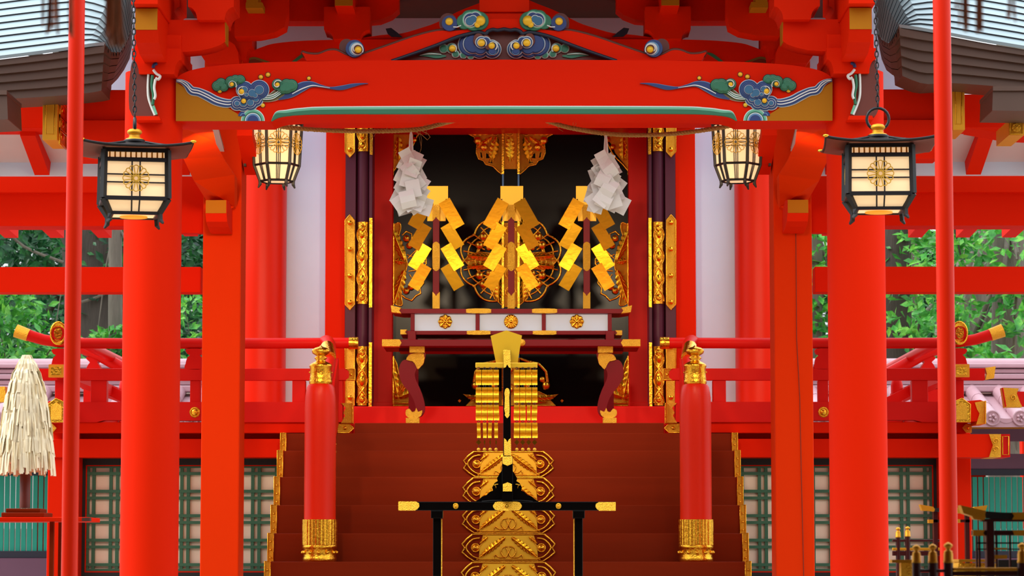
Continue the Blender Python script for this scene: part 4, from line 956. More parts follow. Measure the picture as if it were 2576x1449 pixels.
# ============================================================ lanterns
def hanging(lab,px,py,Y,rot,chain_top,ring):
    c=P(px,py,Y)      # point under the roof apex, at body top
    r=T('hanging_lantern',lab,'lantern')
    M=Matrix.Translation(c)@Matrix.Rotation(radians(rot),4,'Z')
    def fin(g,name,par,bev=0):
        if name not in ('hanger_ring','chain'): g.v=[(v[0],v[1],v[2]*.68 if v[2]>0 else v[2]) for v in g.v]
        g.v=[tuple(M@Vector(v)) for v in g.v]; return g.build(name,par,bev)
    k=1/500.0; hw=.158; H1=-.245; hw2=.115; H2=-.315
    # posts
    for a in (-1,1):
        for b in (-1,1):
            g=MB()
            p=[Vector((a*hw,b*hw,0)),Vector((a*(hw+.004),b*(hw+.004),H1)),Vector((a*hw2*1.08,b*hw2*1.08,H2)),Vector((a*(hw2*1.08+.002),b*(hw2*1.08),H2-.035)),Vector((a*(hw2*1.08+.016),b*(hw2*1.08+.012),H2-.052))]
            g.tube(p[:2],.017,'iron',4,smooth=False); g.tube(p[1:],[.018,.014,.013,.006],'iron',4,smooth=False); fin(g,'corner_post',r)
    g=MB()
    for z,h in ((0,.012),(-.05,.010),(H1,.010)):
        w_=hw
        for s in (-1,1): g.box(-w_,w_,s*w_-.01,s*w_+.01,z-h,z+h,'iron'); g.box(s*w_-.01,s*w_+.01,-w_,w_,z-h,z+h,'iron')
    fin(g,'frame_rails',r); g=MB()
    for s in (-1,1): g.box(-hw2,hw2,s*hw2-.009,s*hw2+.009,H2-.008,H2+.008,'iron'); g.box(s*hw2-.009,s*hw2+.009,-hw2,hw2,H2-.008,H2+.008,'iron')
    fin(g,'base_rails',r)
    # glazing bars
    g=MB()
    for s in (-1,1):
        y=s*(hw-.002)
        for x in (-.02,.02):
            g.box(x-.0035,x+.0035,y-.004,y+.004,H1,-.05,'iron'); g.box(y-.004,y+.004,x-.0035,x+.0035,H1,-.05,'iron')
            z=-.145+x; g.box(-hw,hw,y-.004,y+.004,z-.0035,z+.0035,'iron'); g.box(y-.004,y+.004,-hw,hw,z-.0035,z+.0035,'iron')
            g.tube([(x,s*hw,H1),(x*.9,s*hw2,H2)],.004,'iron',4); g.tube([(s*hw,x,H1),(s*hw2,x*.9,H2)],.004,'iron',4)
        for i in range(1,12): x=-hw+2*hw*i/12; g.box(x-.004,x+.004,y-.005,y+.005,-.045,-.008,'goldm')
    fin(g,'glazing_bars',r)
    g=MB(); q_=hw-.012; g.box(-q_,q_,-q_,q_,H1,-.004,'lamp'); 
    vs=[(-q_,-q_,H1),(q_,-q_,H1),(q_,q_,H1),(-q_,q_,H1),(-hw2+.01,-hw2+.01,H2),(hw2-.01,-hw2+.01,H2),(hw2-.01,hw2-.01,H2),(-hw2+.01,hw2-.01,H2)]
    g.add(vs,[(0,1,5,4),(1,2,6,5),(2,3,7,6),(3,0,4,7),(4,5,6,7)],'lamp'); fin(g,'lit_paper',r)
    g=MB(); g.lathe([(.07,H2-.006),(.07,H2-.012),(.03,H2-.016)],(0,0,0),'glow',20); fin(g,'bottom_ornament',r)
    for s in (0,1,2,3):
        g=MB(); chrys(g,(0,-hw-.006,-.145),.066,'crest',16,.0028)
        R=Matrix.Rotation(s*pi/2,4,'Z'); g.v=[tuple(R@Vector(v)) for v in g.v]; fin(g,'chrysanthemum_crest',r)
    # roof: square, concave, upturned corners
    g=MB(); N=8; E=.268
    def roofpt(u,v,inner):      # u,v in -1..1
        rr=max(abs(u),abs(v)); cc=min(abs(u),abs(v))
        z=.058*(1-rr)**1.6*1.6+.012+ .030*(cc**3)*(rr**3)
        return Vector((u*E*(1+.02*cc*rr),v*E*(1+.02*cc*rr),z-(.012 if inner else 0)))
    for inner in (0,1):
        vs=[roofpt(-1+2*i/(2*N),-1+2*j/(2*N),inner) for j in range(2*N+1) for i in range(2*N+1)]; W_=2*N+1
        g.add(vs,[(j*W_+i,j*W_+i+1,(j+1)*W_+i+1,(j+1)*W_+i) for j in range(2*N) for i in range(2*N)],'iron' if not inner else 'rbrown',True)
    for s in range(4):
        R=Matrix.Rotation(s*pi/2,4,'Z'); g.tube([R@roofpt(-1+2*i/16,-1,0) for i in range(17)],.009,'iron',6)
        g.tube([R@roofpt(-1+i/10,-1+i/10,0)+Vector((0,0,.004)) for i in range(9)],.008,'iron',6)
    o=fin(g,'lantern_roof',r)
    for a in (-1,1):
        for b in (-1,1): g=MB(); p=roofpt(a,b,0); g.ball(tuple(p+Vector((a*.004,b*.004,.004))),.013,'gold',8,5,(1.3,1.3,.9)); fin(g,'gilt_corner',o)
    g=MB(); g.lathe([(.052,.085),(.055,.10),(.048,.106)],(0,0,0),'iron',20); fin(g,'roof_collar',r)
    g=MB(); g.lathe([(.046,.104),(.044,.112),(.03,.12),(.026,.126),(.03,.132),(.024,.138),(.030,.146),(.038,.158),(.036,.172),(.026,.184),(.008,.190)],(0,0,0),'goldm',24); fin(g,'gilt_finial',r)
    g=MB()
    if ring: g.tube([(.056*cos(i*pi/10),0,.154+.056*sin(i*pi/10)) for i in range(20)],.0075,'iron',8,True); z=.212
    else: g.tube([(.0,.03*cos(i*pi/8),.146+.036*sin(i*pi/8)) for i in range(16)],.008,'iron',8,True); z=.182
    fin(g,'hanger_ring',r)
    g=MB(); zt=chain_top.z-c.z; i=0; zz=z
    dx=(M.inverted()@chain_top)
    while zz<zt:
        t=(zz-z)/(zt-z); cx,cy=dx.x*t,dx.y*t
        pts=[(cx+(.0085*cos(a*pi/5) if i%2 else 0),cy+(0 if i%2 else .0085*cos(a*pi/5)),zz+.018+.018*sin(a*pi/5)) for a in range(10)]
        g.tube(pts,.0035,'iron',5,True); zz+=.0285; i+=1
    fin(g,'chain',r)
    return done(r)
hanging('square black lantern with a lit crest, beside the thin left pole',338,387,15,11,P(334,-120,15),False)
hanging('square black lantern on a large iron ring, beside the thin right pole',2209,375,15,-3,P(2200,-120,15),True)
def hexl(lab):
    Y=19.75; c=P(697,300,Y); r=T('hexagonal_lantern',lab,'lantern'); k=px2m(Y)
    def ringp(R,z,rot=-.16,n=6): return [Vector((c.x+R*sin(rot+2*pi*i/n+pi/n+pi),Y+R*cos(rot+2*pi*i/n+pi/n+pi),z)) for i in range(n)]
    zz=lambda y: Z(y,Y); lv=[(66*k,zz(268)),(63*k,zz(313)),(57*k,zz(416)),(42*k,zz(456))]
    rings=[ringp(R,z) for R,z in lv]
    for i in range(6):
        g=MB(); g.tube([rg[i] for rg in rings],[.011,.011,.012,.011],'iron',5,smooth=False)
        b=rings[3][i]; d=(b-Vector((c.x,Y,b.z))).normalized(); g.tube([b,b+Vector((0,0,-.02))+d*.0,b+Vector((0,0,-.045))+d*.012],[.012,.012,.005],'iron',5,smooth=False); g.build('corner_post',r)
    g=MB()
    for rg in rings: g=MB(); g.tube(rg,.008,'iron',4,True,False); g.build('frame_rail',r)
    g=MB()
    for i in range(6):
        a0,a1=rings[1][i],rings[1][(i+1)%6]; b0,b1=rings[2][i],rings[2][(i+1)%6]; d0,d1=rings[3][i],rings[3][(i+1)%6]
        for t in (.42,.5,.58):
            g.tube([a0.lerp(a1,t),b0.lerp(b1,t),d0.lerp(d1,t)],.0028,'iron',4,smooth=False)
        for t in (.42,.5,.58): g.tube([a0.lerp(b0,t),a1.lerp(b1,t)],.0028,'iron',4,smooth=False)
    g.build('glazing_bars',r)
    g=MB(); inn=[[Vector((c.x,Y,p.z))+(p-Vector((c.x,Y,p.z)))*.95 for p in rg] for rg in rings]
    vs=[p for rg in inn for p in rg]
    g.add(vs,[(j*6+i,j*6+(i+1)%6,(j+1)*6+(i+1)%6,(j+1)*6+i) for j in range(3) for i in range(6)]+[tuple(range(18,24)),tuple(range(6))],'lamp'); g.build('lit_paper',r)
    for i in range(6):
        a=(rings[1][i]+rings[1][(i+1)%6]+rings[2][i]+rings[2][(i+1)%6])/4; d=(a-Vector((c.x,Y,a.z))).normalized()
        g=MB(); chrys(g,(0,0,0),.073,'crest',16,.0024); ang=math.atan2(d.x,-d.y)
        R=Matrix.Translation(a+d*.012)@Matrix.Rotation(ang,4,'Z'); g.v=[tuple(R@Vector(v)) for v in g.v]; g.build('chrysanthemum_crest',r)
    g=MB(); g.lathe([(.2,zz(268)),(.14,zz(252)),(.06,zz(236)),(.03,zz(225))],(c.x,Y,0),'iron',6,smooth=False); g.build('lantern_roof',r)
    g=MB(); z=zz(395); x1=c.x-60*k; x0=X(612,Y,395); g.box(x0,x1+.02,Y+.1,Y+.125,z-.012,z+.012,'iron'); g.box(x1+.0,x1+.02,Y-.02,Y+.125,z-.012,z+.012,'iron'); g.box(x0-.004,x0+.012,Y+.07,Y+.15,z-.05,z+.05,'iron'); g.build('wall_bracket',r)
    return done(r)
r=hexl('hexagonal black lantern with a lit crest fixed to the left square pillar'); mirror(r,'hexagonal black lantern with a lit crest fixed to the right square pillar')
# ============================================================ straw rope and paper streamers
g=MB(); Yq=17.42
def strand(pts,r=.0085,n=3,pitch=.055):
    L=[0]
    for a,b in zip(pts,pts[1:]): L.append(L[-1]+(b-a).length)
    for s in range(n):
        out=[]
        for p,l_ in zip(pts,L): a=2*pi*(l_/pitch)+2*pi*s/n; out.append(p+Vector((0,cos(a)*r*.8,sin(a)*r*.8)))
        g.tube(out,r,'tan',6)
def dense(pp,n): L_=len(pp)-1; return [Vector(q) for q in cr([tuple(P(x,y,Yq if 0<i<L_ else 17.21)) for i,(x,y) in enumerate(pp)],n)]
strand(dense([(640,300),(700,317),(760,324),(850,329),(940,330),(1010,328),(1060,324),(1110,312),(1165,298)],16))
strand(dense([(1340,292),(1370,302),(1420,318),(1470,328),(1525,336),(1600,340),(1700,336),(1780,326),(1850,314),(1930,296)],16))
for x,y in ((690,316),(700,318),(745,324),(960,331),(975,329),(1180,300),(1400,314),(1440,322),(1800,324),(1085,320)):
    for q_ in range(2): a=random.uniform(0,2*pi); p=P(x,y,Yq); g.tube([p,p+Vector((.03*cos(a),-.01,.03*sin(a))),p+Vector((.05*cos(a+.4),-.015,.05*sin(a+.4)-.01))],.001,'tan',4)
g.tube([P(*p,Yq-.02) for p in ((1042,330),(1060,338),(1075,352),(1082,345),(1076,336),(1062,330))],.002,'tan',5)
g.tube([P(*p,Yq-.02) for p in ((1050,330),(1056,350),(1060,372),(1056,384))],.001,'tan',5); g.tube([P(*p,Yq-.02) for p in ((1056,330),(1061,352),(1059,378))],.001,'tan',5)
single('straw_rope',g,'twisted straw rope sagging behind the painted beam','rope')
def shide(lab,cx,yt,yb,Y,w_,seed,side):
    random.seed(seed); r=T('paper_streamer',lab,'paper streamer'); k=px2m(Y)
    g=MB(); g.lathe([(.004,0),(.008,-.02),(.018,-(70*k)),(.034,-(105*k))],P(cx,yt,Y),'paper',10,ripple=lambda a:1+.18*sin(5*a)); g.build('gathered_top',r)
    def sheet(x,y,w2,h2,ang,yy,bend):
        ca,sa=cos(ang),sin(ang); vs=[]
        for j in range(4):
            v=j/3
            for i in range(3):
                u=i/2-.5; dx=u*w2*ca-(v-.5)*h2*sa; dy=u*w2*sa+(v-.5)*h2*ca
                p=P(x+dx,y+dy,Y); vs.append(Vector((p.x,Y+yy+bend*.05*sin(v*pi)+.03*u*bend,p.z)))
        g2=[]; 
        for j in range(3):
            for i in range(2): g2.append((j*3+i,j*3+i+1,(j+1)*3+i+1,(j+1)*3+i))
        g.add(vs,g2,'paper'); g.add([v+Vector((0,.003,0)) for v in vs],g2,'paper')
    g=MB()
    n=8
    for strip_ in range(7):
        g=MB(); f=(strip_-3)/3.0; x=cx+f*10; y=yt+60+abs(f)*14
        for s in range(5):
            t=s/4; x=cx+side*0+f*w_*(.35+.62*t)+(7 if s%2 else -7)*(1 if strip_%2 else -1); yy=y+(yb-yt-105)*(t*.98)
            sheet(x,yy+12,30+8*t,44,radians(random.choice((-1,1))*random.uniform(12,38)+(90 if False else 0)),-.05*(3-abs(strip_-3))/3*1.6+random.uniform(-.012,.012),random.uniform(-.6,.8))
        g.build('folded_strip',r)
    random.seed(7)
    return done(r)
shide('white folded paper streamer hanging from the rope near the left doorpost',1034,329,540,17.42,27,3,1)
shide('white folded paper streamer hanging from the rope near the right doorpost',1524,335,535,17.42,32,9,-1)
# ============================================================ altar tables in front of the doors
def btube(g,c,r,m,n=14,w=1.2): pass
def uppertable():
    r=T('offering_shelf','maroon lacquered offering shelf with white panels and three gold crests','table'); Y=22.75
    g=MB(); pp=[(984,770),(990,776),(1010,777),(1550,777),(1572,777),(1590,770),(1586,784),(1560,788),(1010,788),(986,784)]
    g.pprism(pp,Y,.42,'maroon'); o=g.build('top_board',r,.003)
    g=MB(); g.pprism([(983,768),(1009,774),(1004,781),(1009,788),(985,785)],Y-.006,.1,'goldr'); g.build('end_plate',o); g=MB(); g.pprism([(1590,768),(1563,774),(1568,781),(1563,788),(1587,785)],Y-.006,.1,'goldr'); g.build('end_plate',o)
    for x in (1204,1370):
        g=MB(); g.pprism([(a.x,a.y) for a in cr([(x-31,782),(x-26,776.5),(x+26,776.5),(x+31,782),(x+26,787.5),(x-26,787.5)],3,True)],Y-.006,.01,'goldr'); g.build('gold_plate',o)
    g=MB()
    for x0,x1 in ((1033,1043),(1196.5,1206.5),(1363,1373),(1529,1539)): g.pbox(x0,787,x1,832,Y+.02,.03,'maroon')
    g.build('divider',r,.002)
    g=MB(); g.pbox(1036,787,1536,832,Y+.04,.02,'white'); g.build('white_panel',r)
    for i,x in enumerate((1120,1285.5,1451)):
        g=MB(); petals(g,P(x,809,Y+.035),.058,'gold',(8,16,8)[i],.014)
        g.build('gold_crest',r)
    g=MB(); g.pbox(1008,832,1566,842,Y-.0,.42,'maroon'); g.pbox(1026,832,1046,856,Y-.03,.4,'maroon'); g.pbox(1524,832,1545,856,Y-.03,.4,'maroon'); o=g.build('lower_board',r,.003)
    g=MB(); g.pprism([(1007,829),(1024,829),(1019,835),(1024,841),(1007,841)],Y-.01,.05,'goldr'); g.build('end_plate',o); g=MB(); g.pprism([(1565,831),(1548,831),(1553,837),(1548,843),(1565,843)],Y-.01,.05,'goldr'); g.build('end_plate',o)
    for x in (1204,1370):
        g=MB(); g.pprism([(a.x,a.y) for a in cr([(x-29,837),(x-25,832),(x+25,832),(x+29,837),(x+25,841.5),(x-25,841.5)],3,True)],Y-.008,.01,'goldr'); g.build('gold_plate',o)
    return done(r)
uppertable()
def lowertable():
    r=T('altar_table','long maroon altar table with gold-footed curved legs in front of the doors','table'); Y=22.55
    g=MB(); g.pbox(962,854,1610,871,Y,.62,'maroon'); o=g.build('table_top',r,.004)
    for a in (1,-1):
        g=MB(); cx=lambda x: x if a>0 else 2572-x
        g.pprism([(cx(961),853.5),(cx(1005),853.5),(cx(1010),862),(cx(1005),871),(cx(961),871)],Y-.006,.12,'goldr'); g.build('end_plate',o)
        g=MB(); lg=cr([(1068,885),(1068,905),(1062,918),(1052,924),(1044,938),(1046,955),(1054,972),(1062,992),(1068,1015),(1068,1035),(1058,1048),(1048,1040),(1046,1025),(1040,1005),(1028,985),(1014,968),(1005,948),(1004,925),(1012,908),(1024,903),(1030,890)],3,True)
        g.pprism([(cx(q.x),q.y) for q in lg],Y+.03,.07,'maroon'); l=g.build('curved_leg',r,.003)
        g=MB(); g.pprism([(cx(x),y) for x,y in ((1030,871),(1068,871),(1068,887),(1030,887))],Y+.01,.1,'goldr')
        g.pprism([(cx(q.x),q.y) for q in cr([(1028,894),(1040,889),(1066,889),(1066,912),(1060,920),(1051,929),(1045,918),(1038,909),(1022,905)],2,True)],Y+.015,.03,'goldr'); g.build('shoulder_plate',l)
        g=MB(); g.pprism([(cx(q.x),q.y) for q in cr([(1047,1026),(1052,1036),(1062,1032),(1060,1044),(1050,1051),(1030,1051),(1021,1044),(1021,1032),(1030,1028),(1036,1036),(1044,1034)],2,True)],Y+.01,.1,'goldr')
        g.pprism([(cx(x),y) for x,y in ((1021,1051),(1055,1051),(1055,1070),(1021,1070))],Y+.005,.12,'goldr'); g.build('foot_plate',l)
    g=MB(); g.dome(1313,862,9,Y-.006,'goldr',.5); g.build('gold_boss',o)
    g=MB(); g.pbox(1004,871,1568,884,Y+.2,.3,'maroon'); g.build('apron',r)
    # back legs keep the top up
    g=MB()
    for x in (1040,1532): g.pbox(x-12,884,x+12,1071,Y+.5,.06,'maroon')
    g.build('back_legs',r)
    return done(r)
lowertable()
# three gold gohei on maroon staves
def gohei(px,lab,var):
    r=T('gold_gohei',lab,'ritual wand'); Y=22.95
    g=MB(); g.pbox(px-8,545,px+8,777,Y,.045,'maroon'); o=g.build('staff',r,.002)
    g=MB(); g.pprism([(px-9,515),(px+9,515),(px+9,556),(px+3,550),(px,545),(px-3,550),(px-9,556)],Y-.006,.055,'goldr'); g.build('top_mount',o)
    g=MB(); g.pprism([(a.x,a.y) for a in cr([(px,608),(px+7,612),(px+9,620),(px+9,668),(px+7,677),(px,682),(px-7,677),(px-9,668),(px-9,620),(px-7,612)],2,True)],Y-.006,.05,'goldr'); g.build('middle_mount',o)
    g=MB(); g.pprism([(px-9,734),(px-3,740),(px,745),(px+3,740),(px+9,734),(px+9,776),(px-9,776)],Y-.006,.055,'goldr'); g.build('foot_mount',o)
    g=MB(); g.pprism([(px-27,468),(px+30,468),(px+30,501),(px+24,500),(px+24,556),(px-22,556),(px-22,500),(px-27,501)],Y+.05,.012,'plate'); g.build('crown_plate',r)
    # zigzag strips: four folded sheets each side
    def sh(x0,y0,dx,dy,w,h,Yf,ytilt):
        L=math.hypot(dx,dy); ux,uy=dx/L,dy/L; nx,ny=-uy,ux
        q=[(x0+nx*w/2,y0+ny*w/2),(x0-nx*w/2,y0-ny*w/2),(x0-nx*w/2+ux*h,y0-ny*w/2+uy*h),(x0+nx*w/2+ux*h,y0+ny*w/2+uy*h)]
        vs=[P(x,y,Yf+(ytilt if i>1 else 0)) for i,(x,y) in enumerate(q)]
        v2=[v+Vector((0,.004,0)) for v in vs]
        g.add(vs+v2,[(0,1,2,3),(7,6,5,4),(0,4,5,1),(1,5,6,2),(2,6,7,3),(3,7,4,0)],'goldf')
    for s in (-1,1):
        ys=[515,570,622,672]
        for i in range(4):
            g=MB(); 
            if i==0: sh(px+s*20,505,s*35,62,32,76,Y-.03,-.03+var*.01*s)
            else:
                tl=(.035,-.02,.03)[i-1]*(1 if (s>0)==(var>0) else -1)
                # the sheet hangs from its inner corner out and down, or out and in
                sh(px+s*22+(s*2),ys[i]-4,s*30,50,30,66,Y-.035-.012*i,tl)
            g.build('folded_sheet',r)
    return done(r)
gohei(1097,'gold zigzag ritual wand nearest the left paper streamer',1)
gohei(1286,'gold zigzag ritual wand on a maroon staff at the middle of the shelf',-1)
gohei(1476,'gold zigzag ritual wand nearest the right paper streamer',-1)
# ============================================================ black stand with hanging gold plates in front of the stair
def blackstand():
    r=T('black_offering_stand','black lacquered stand with gold mounts in front of the stair','stand'); Y=16.0
    g=MB(); g.pbox(1003,1262,1549,1284,Y,.10,'black'); o=g.build('cross_beam',r,.003)
    g=MB()
    g=MB(); g.pprism([(1002,1261.5),(1046,1261.5),(1054,1266),(1055,1274),(1050,1281),(1044,1284),(1002,1284)],Y-.004,.11,'goldr'); g.build('end_plate',o)
    g=MB(); g.pprism([(1549,1263),(1506,1263),(1499,1268),(1498,1275),(1502,1281),(1508,1284.5),(1549,1284.5)],Y-.004,.11,'goldr'); g.build('end_plate',o)
    g=MB(); g.pprism([(a.x,a.y) for a in cr([(1240,1273),(1244,1266),(1252,1262),(1300,1262),(1309,1266),(1313,1273),(1309,1280),(1300,1284),(1252,1284),(1244,1280)],2,True)],Y-.005,.01,'goldr'); petals(g,P(1275,1273,Y-.008),.012,'gold',12,.004); g.build('gold_plate',o)
    for x in (1146.5,1405): g=MB(); petals(g,P(x,1273,Y-.004),.0165,'gold',14,.005); g.build('gold_rosette',o)
    for x in (1099,1456):
        g=MB(); g.pbox(x-10,1303,x+10,1449,Y+.02,.06,'black',row=1449); a=X(x-10,Y,1449); b=X(x+10,Y,1449); g.box(a,b,Y+.02,Y+.08,0,Z(1449,Y),'black'); g.pbox(x-15,1284,x+15,1304,Y+.0,.10,'black'); l=g.build('leg',r,.003)
        g=MB(); xx=b+.004 if x<1200 else a-.004; g.box(xx-.002,xx+.002,Y+.02,Y+.035,Z(1449,Y)-.3,Z(1306,Y),'goldr'); g.build('gold_edge',l)
    g=MB(); half=[(1275,1262),(1195,1262),(1205,1256),(1213,1249),(1224,1245),(1232,1237),(1240,1234),(1238,1226),(1244,1215),(1252,1210),(1250,1204),(1256,1192),(1262,1184),(1264,1175),(1275,1175)]
    g.pprism(half+[(2551-x,y) for x,y in half[::-1][1:-1]],Y+.02,.05,'black'); f=g.build('scalloped_brace',r,.002)
    g=MB(); g.ptube([(1212,1261),(1240,1259),(1312,1259),(1340,1261)],Y+.01,1,'mblack'); 
    for s in (-1,1): g.ptube([(1275+s*34,1219),(1275+s*28,1222),(1275+s*27,1228)],Y+.014,1.3,'gold',5); g.ptube([(1275+s*30,1219),(1275+s*22,1218)],Y+.014,1.3,'gold',5)
    g.build('gold_scroll',f)
    g=MB(); g.pbox(1263,1148,1290,1262,Y-.02,.07,'black'); p=g.build('post_socket',r,.002)
    g=MB(); g.pprism([(1264,1148),(1289,1148),(1289,1166),(1276.5,1172),(1264,1166)],Y-.025,.01,'goldr'); g.build('gold_mount',p)
    g=MB(); g.pprism([(1265,1236),(1265,1218),(1276.5,1213),(1288,1218),(1288,1236)],Y-.025,.01,'goldr'); g.build('gold_mount',p)
    g=MB(); g.pbox(1266,880,1285,1150,Y-.005,.04,'black',row=1000); p=g.build('post',r,.002)
    g=MB(); g.pprism([(1266,880),(1284,880),(1285,926),(1280,924),(1276,916),(1272,924),(1267,926)],Y-.012,.01,'goldr'); g.build('gold_mount',p)
    g=MB(); g.pprism([(a.x,a.y) for a in cr([(1276,976),(1281,980),(1282,990),(1281,1000),(1282,1030),(1281,1040),(1282,1044),(1276,1052),(1270,1044),(1271,1040),(1269,1030),(1270,1000),(1269,990),(1271,980)],2,True)],Y-.012,.01,'goldr'); g.build('gold_mount',p)
    g=MB(); g.pprism([(1268,1102),(1273,1106),(1276.5,1113),(1280,1106),(1285,1102),(1286,1146),(1268,1146)],Y-.012,.01,'goldr'); g.build('gold_mount',p)
    g=MB(); g.pprism([(1274,831),(1313,844),(1302,914),(1248,914),(1234,845)],Y+.04,.008,'plate'); g.build('pentagon_plate',r)
    g=MB(); g.pbox(1196,912,1352,925,Y+.0,.035,'plate'); c=g.build('hanging_bar',r,.004)
    # eight chains of folded plates with diamonds and bells
    xs=(1204,1219,1233,1248,1300,1315,1330,1345); rr=random.Random(4)
    for i,x in enumerate(xs):
        g=MB(); y=927; lean=0
        for sect in range(4):
            kk=px2m(Y); n=4 if sect<3 else 4; h=9.6; yy=y
            g.ptube([(x+3*cos(t*pi/4),yy+3*sin(t*pi/4)) for t in range(8)],Y-.0,.7,'iron',5,True)
            yy+=3; zt=0; w_=6.8*(1 if rr.random()<.82 else .65); drift=rr.uniform(-2,2) if sect>1 else rr.uniform(-.5,.5)
            pts=[]
            for j in range(n+1): pts.append((x+drift*j/n*(1 if j%2 else .6),yy+h*j,Y+(.016 if j%2 else 0)))
            for j in range(n):
                a,b=pts[j],pts[j+1]
                q=[P(a[0]-w_,a[1],a[2]),P(a[0]+w_,a[1],a[2]),P(b[0]+w_,b[1],b[2]),P(b[0]-w_,b[1],b[2])]
                q2=[v+Vector((0,.0015,0)) for v in q]; g.add(q+q2,[(0,1,2,3),(7,6,5,4),(0,4,5,1),(1,5,6,2),(2,6,7,3),(3,7,4,0)],'goldf')
            y=yy+h*n+3
        dw=7*rr.choice((1,.95,.35,.9)); g.ptube([(x,y-4),(x,y+2)],Y,.7,'iron',5)
        g.pprism([(x-dw,y+8),(x,y+1),(x+dw,y+8),(x,y+15)],Y,.002,'goldf'); g.ptube([(x,y+15),(x,y+22)],Y,.6,'iron',5)
        g.ball(tuple(P(x,y+26,Y)),.0095,'goldm',10,6); g.build('plate_chain',c)
    return done(r)
blackstand()
# ============================================================ things nearer the viewer
def pole(lab,xt,xb,w0,w1):
    Y=13.2; g=MB(); a,b=P(xt,0,Y),P(xb,1449,Y); x=(a.x+b.x)/2
    R=w1/2*px2m(Y); g.lathe([(R,0),(R,4.9),(R,5.1)],(x,Y,0),'redg',32); single('thin_pole',g,lab,'pole')
pole('thin vermilion pole left, in front of the hanging lantern',195,173,37,41)
pole('thin vermilion pole right, in front of the hanging lantern',2368.5,2388,42,45)
def tassels(lab,specs,Y):
    r=T('cord_tassel',lab,'tassel'); rr=random.Random(int(specs[0][0]))
    for cx,yb,n,sp in specs:
        g=MB()
        for i in range(n):
            x=cx+rr.uniform(-sp,sp); g.tube([P(cx+(x-cx)*.35,-160,Y),P(cx+(x-cx)*.8,yb*.5,Y+rr.uniform(-.02,.02)),P(x+rr.uniform(-4,4),yb-rr.uniform(0,22),Y+rr.uniform(-.02,.02))],.0019,'tassel',6)
        g.build('cord_bundle',r)
    g=MB(); xs=[P(s_[0],0,Y).x for s_ in specs]; g.tube([(min(xs)-.05,Y,Z(-165,Y)),(max(xs)+.05,Y,Z(-165,Y))],.01,'tassel',8); 
    for x_ in xs: g.tube([(x_,Y,Z(-165,Y)),(x_,Y,4.75)],.003,'tassel',6)
    g.build('hanging_cord',r)
    return done(r)
tassels('blurred brown cord tassels hanging at the upper left',[(135,88,12,24),(112,78,2,12),(178,95,5,6),(290,122,16,26),(272,105,5,16)],5.4)
tassels('blurred brown cord tassels hanging at the upper right',[(2425,85,5,14),(2463,85,12,10),(2545,55,7,10),(2410,30,3,8)],5.4)
def wand():
    Y=14.5; r=T('paper_strip_wand','big ivory wand of layered paper strips standing on the red side table','ritual wand'); rr=random.Random(12)
    c=P(62,1300,Y); k=px2m(Y)
    g=MB(); g.lathe([(.006,Z(900,Y)),(.02,Z(915,Y)),(.02,Z(1192,Y)),(.026,Z(1195,Y)),(.026,Z(1278,Y))],(c.x,Y,0),'rbrown',12); g.build('handle',r)
    g=MB(); g.lathe([(5*k,Z(893,Y)),(8*k,Z(900,Y)),(16*k,Z(915,Y)),(27*k,Z(940,Y)),(38*k,Z(970,Y)),(46*k,Z(1010,Y)),(54*k,Z(1075,Y)),(60*k,Z(1120,Y)),(60*k,Z(1165,Y))],(c.x,Y,0),'straw',28); g.build('paper_core',r)
    tiers=[(893,925,7,16,60),(903,945,13,29,80),(922,968,22,38,90),(943,1000,29,46,110),(972,1040,38,52,120),(1005,1075,45,57,130),(1040,1112,50,62,140),(1080,1152,56,67,150),(1115,1192,60,71,190)]
    for (y0,y1,r0,r1,n) in tiers:
        g=MB()
        for i in range(n):
            a=rr.uniform(0,2*pi); w_=rr.uniform(.004,.009); q0=r0*k*rr.uniform(.9,1.05)+.004; q1=r1*k*rr.uniform(.93,1.08); yb=y1+rr.uniform(-16,6)
            ta=a+rr.uniform(-.08,.08); tw=rr.uniform(-.9,.9)
            def pt(R,an,z,s): t=Vector((-sin(an+tw),cos(an+tw),0)); return Vector((c.x+R*cos(an),Y+R*sin(an),z))+t*w_*s
            zs=[Z(y0,Y),Z(y0+(yb-y0)*.45,Y),Z(yb,Y)]; Rs=[q0,q0+(q1-q0)*.7,q1]; an=[a,(a+ta)/2,ta]
            vs=[]; 
            for R,b_,z in zip(Rs,an,zs): vs+=[pt(R,b_,z,-1),pt(R,b_,z,1)]
            g.add(vs,[(0,1,3,2),(2,3,5,4)],'straw')
        g.build('paper_strips',r)
    g=MB(); g.pbox(14,1279,101,1289,Y-.1,.2,'brown'); g.pbox(3,1289,111,1301,Y-.13,.26,'brown'); g.build('stepped_base',r,.004)
    done(r)
    r=T('side_table','low red side table carrying the paper wand','table')
    g=MB(); g.pbox(-150,1301,222,1312,Y-.2,.4,'red'); g.build('table_top',r,.003)
    for x in (147,-120):
        for yy in (-.15,.12): g=MB(); g.box(X(x-4,Y),X(x+6,Y),Y+yy,Y+yy+.03,0,Z(1312,Y),'brown'); g.build('leg',r)
    g=MB(); g.box(X(152,Y)-.0,X(153,Y),Y,Y,0,0,'brown') if False else None
    g=MB(); g.pbox(206,1302,226,1311,Y-.205,.05,'wood'); g.build('dark_end',r)
    done(r)
wand()
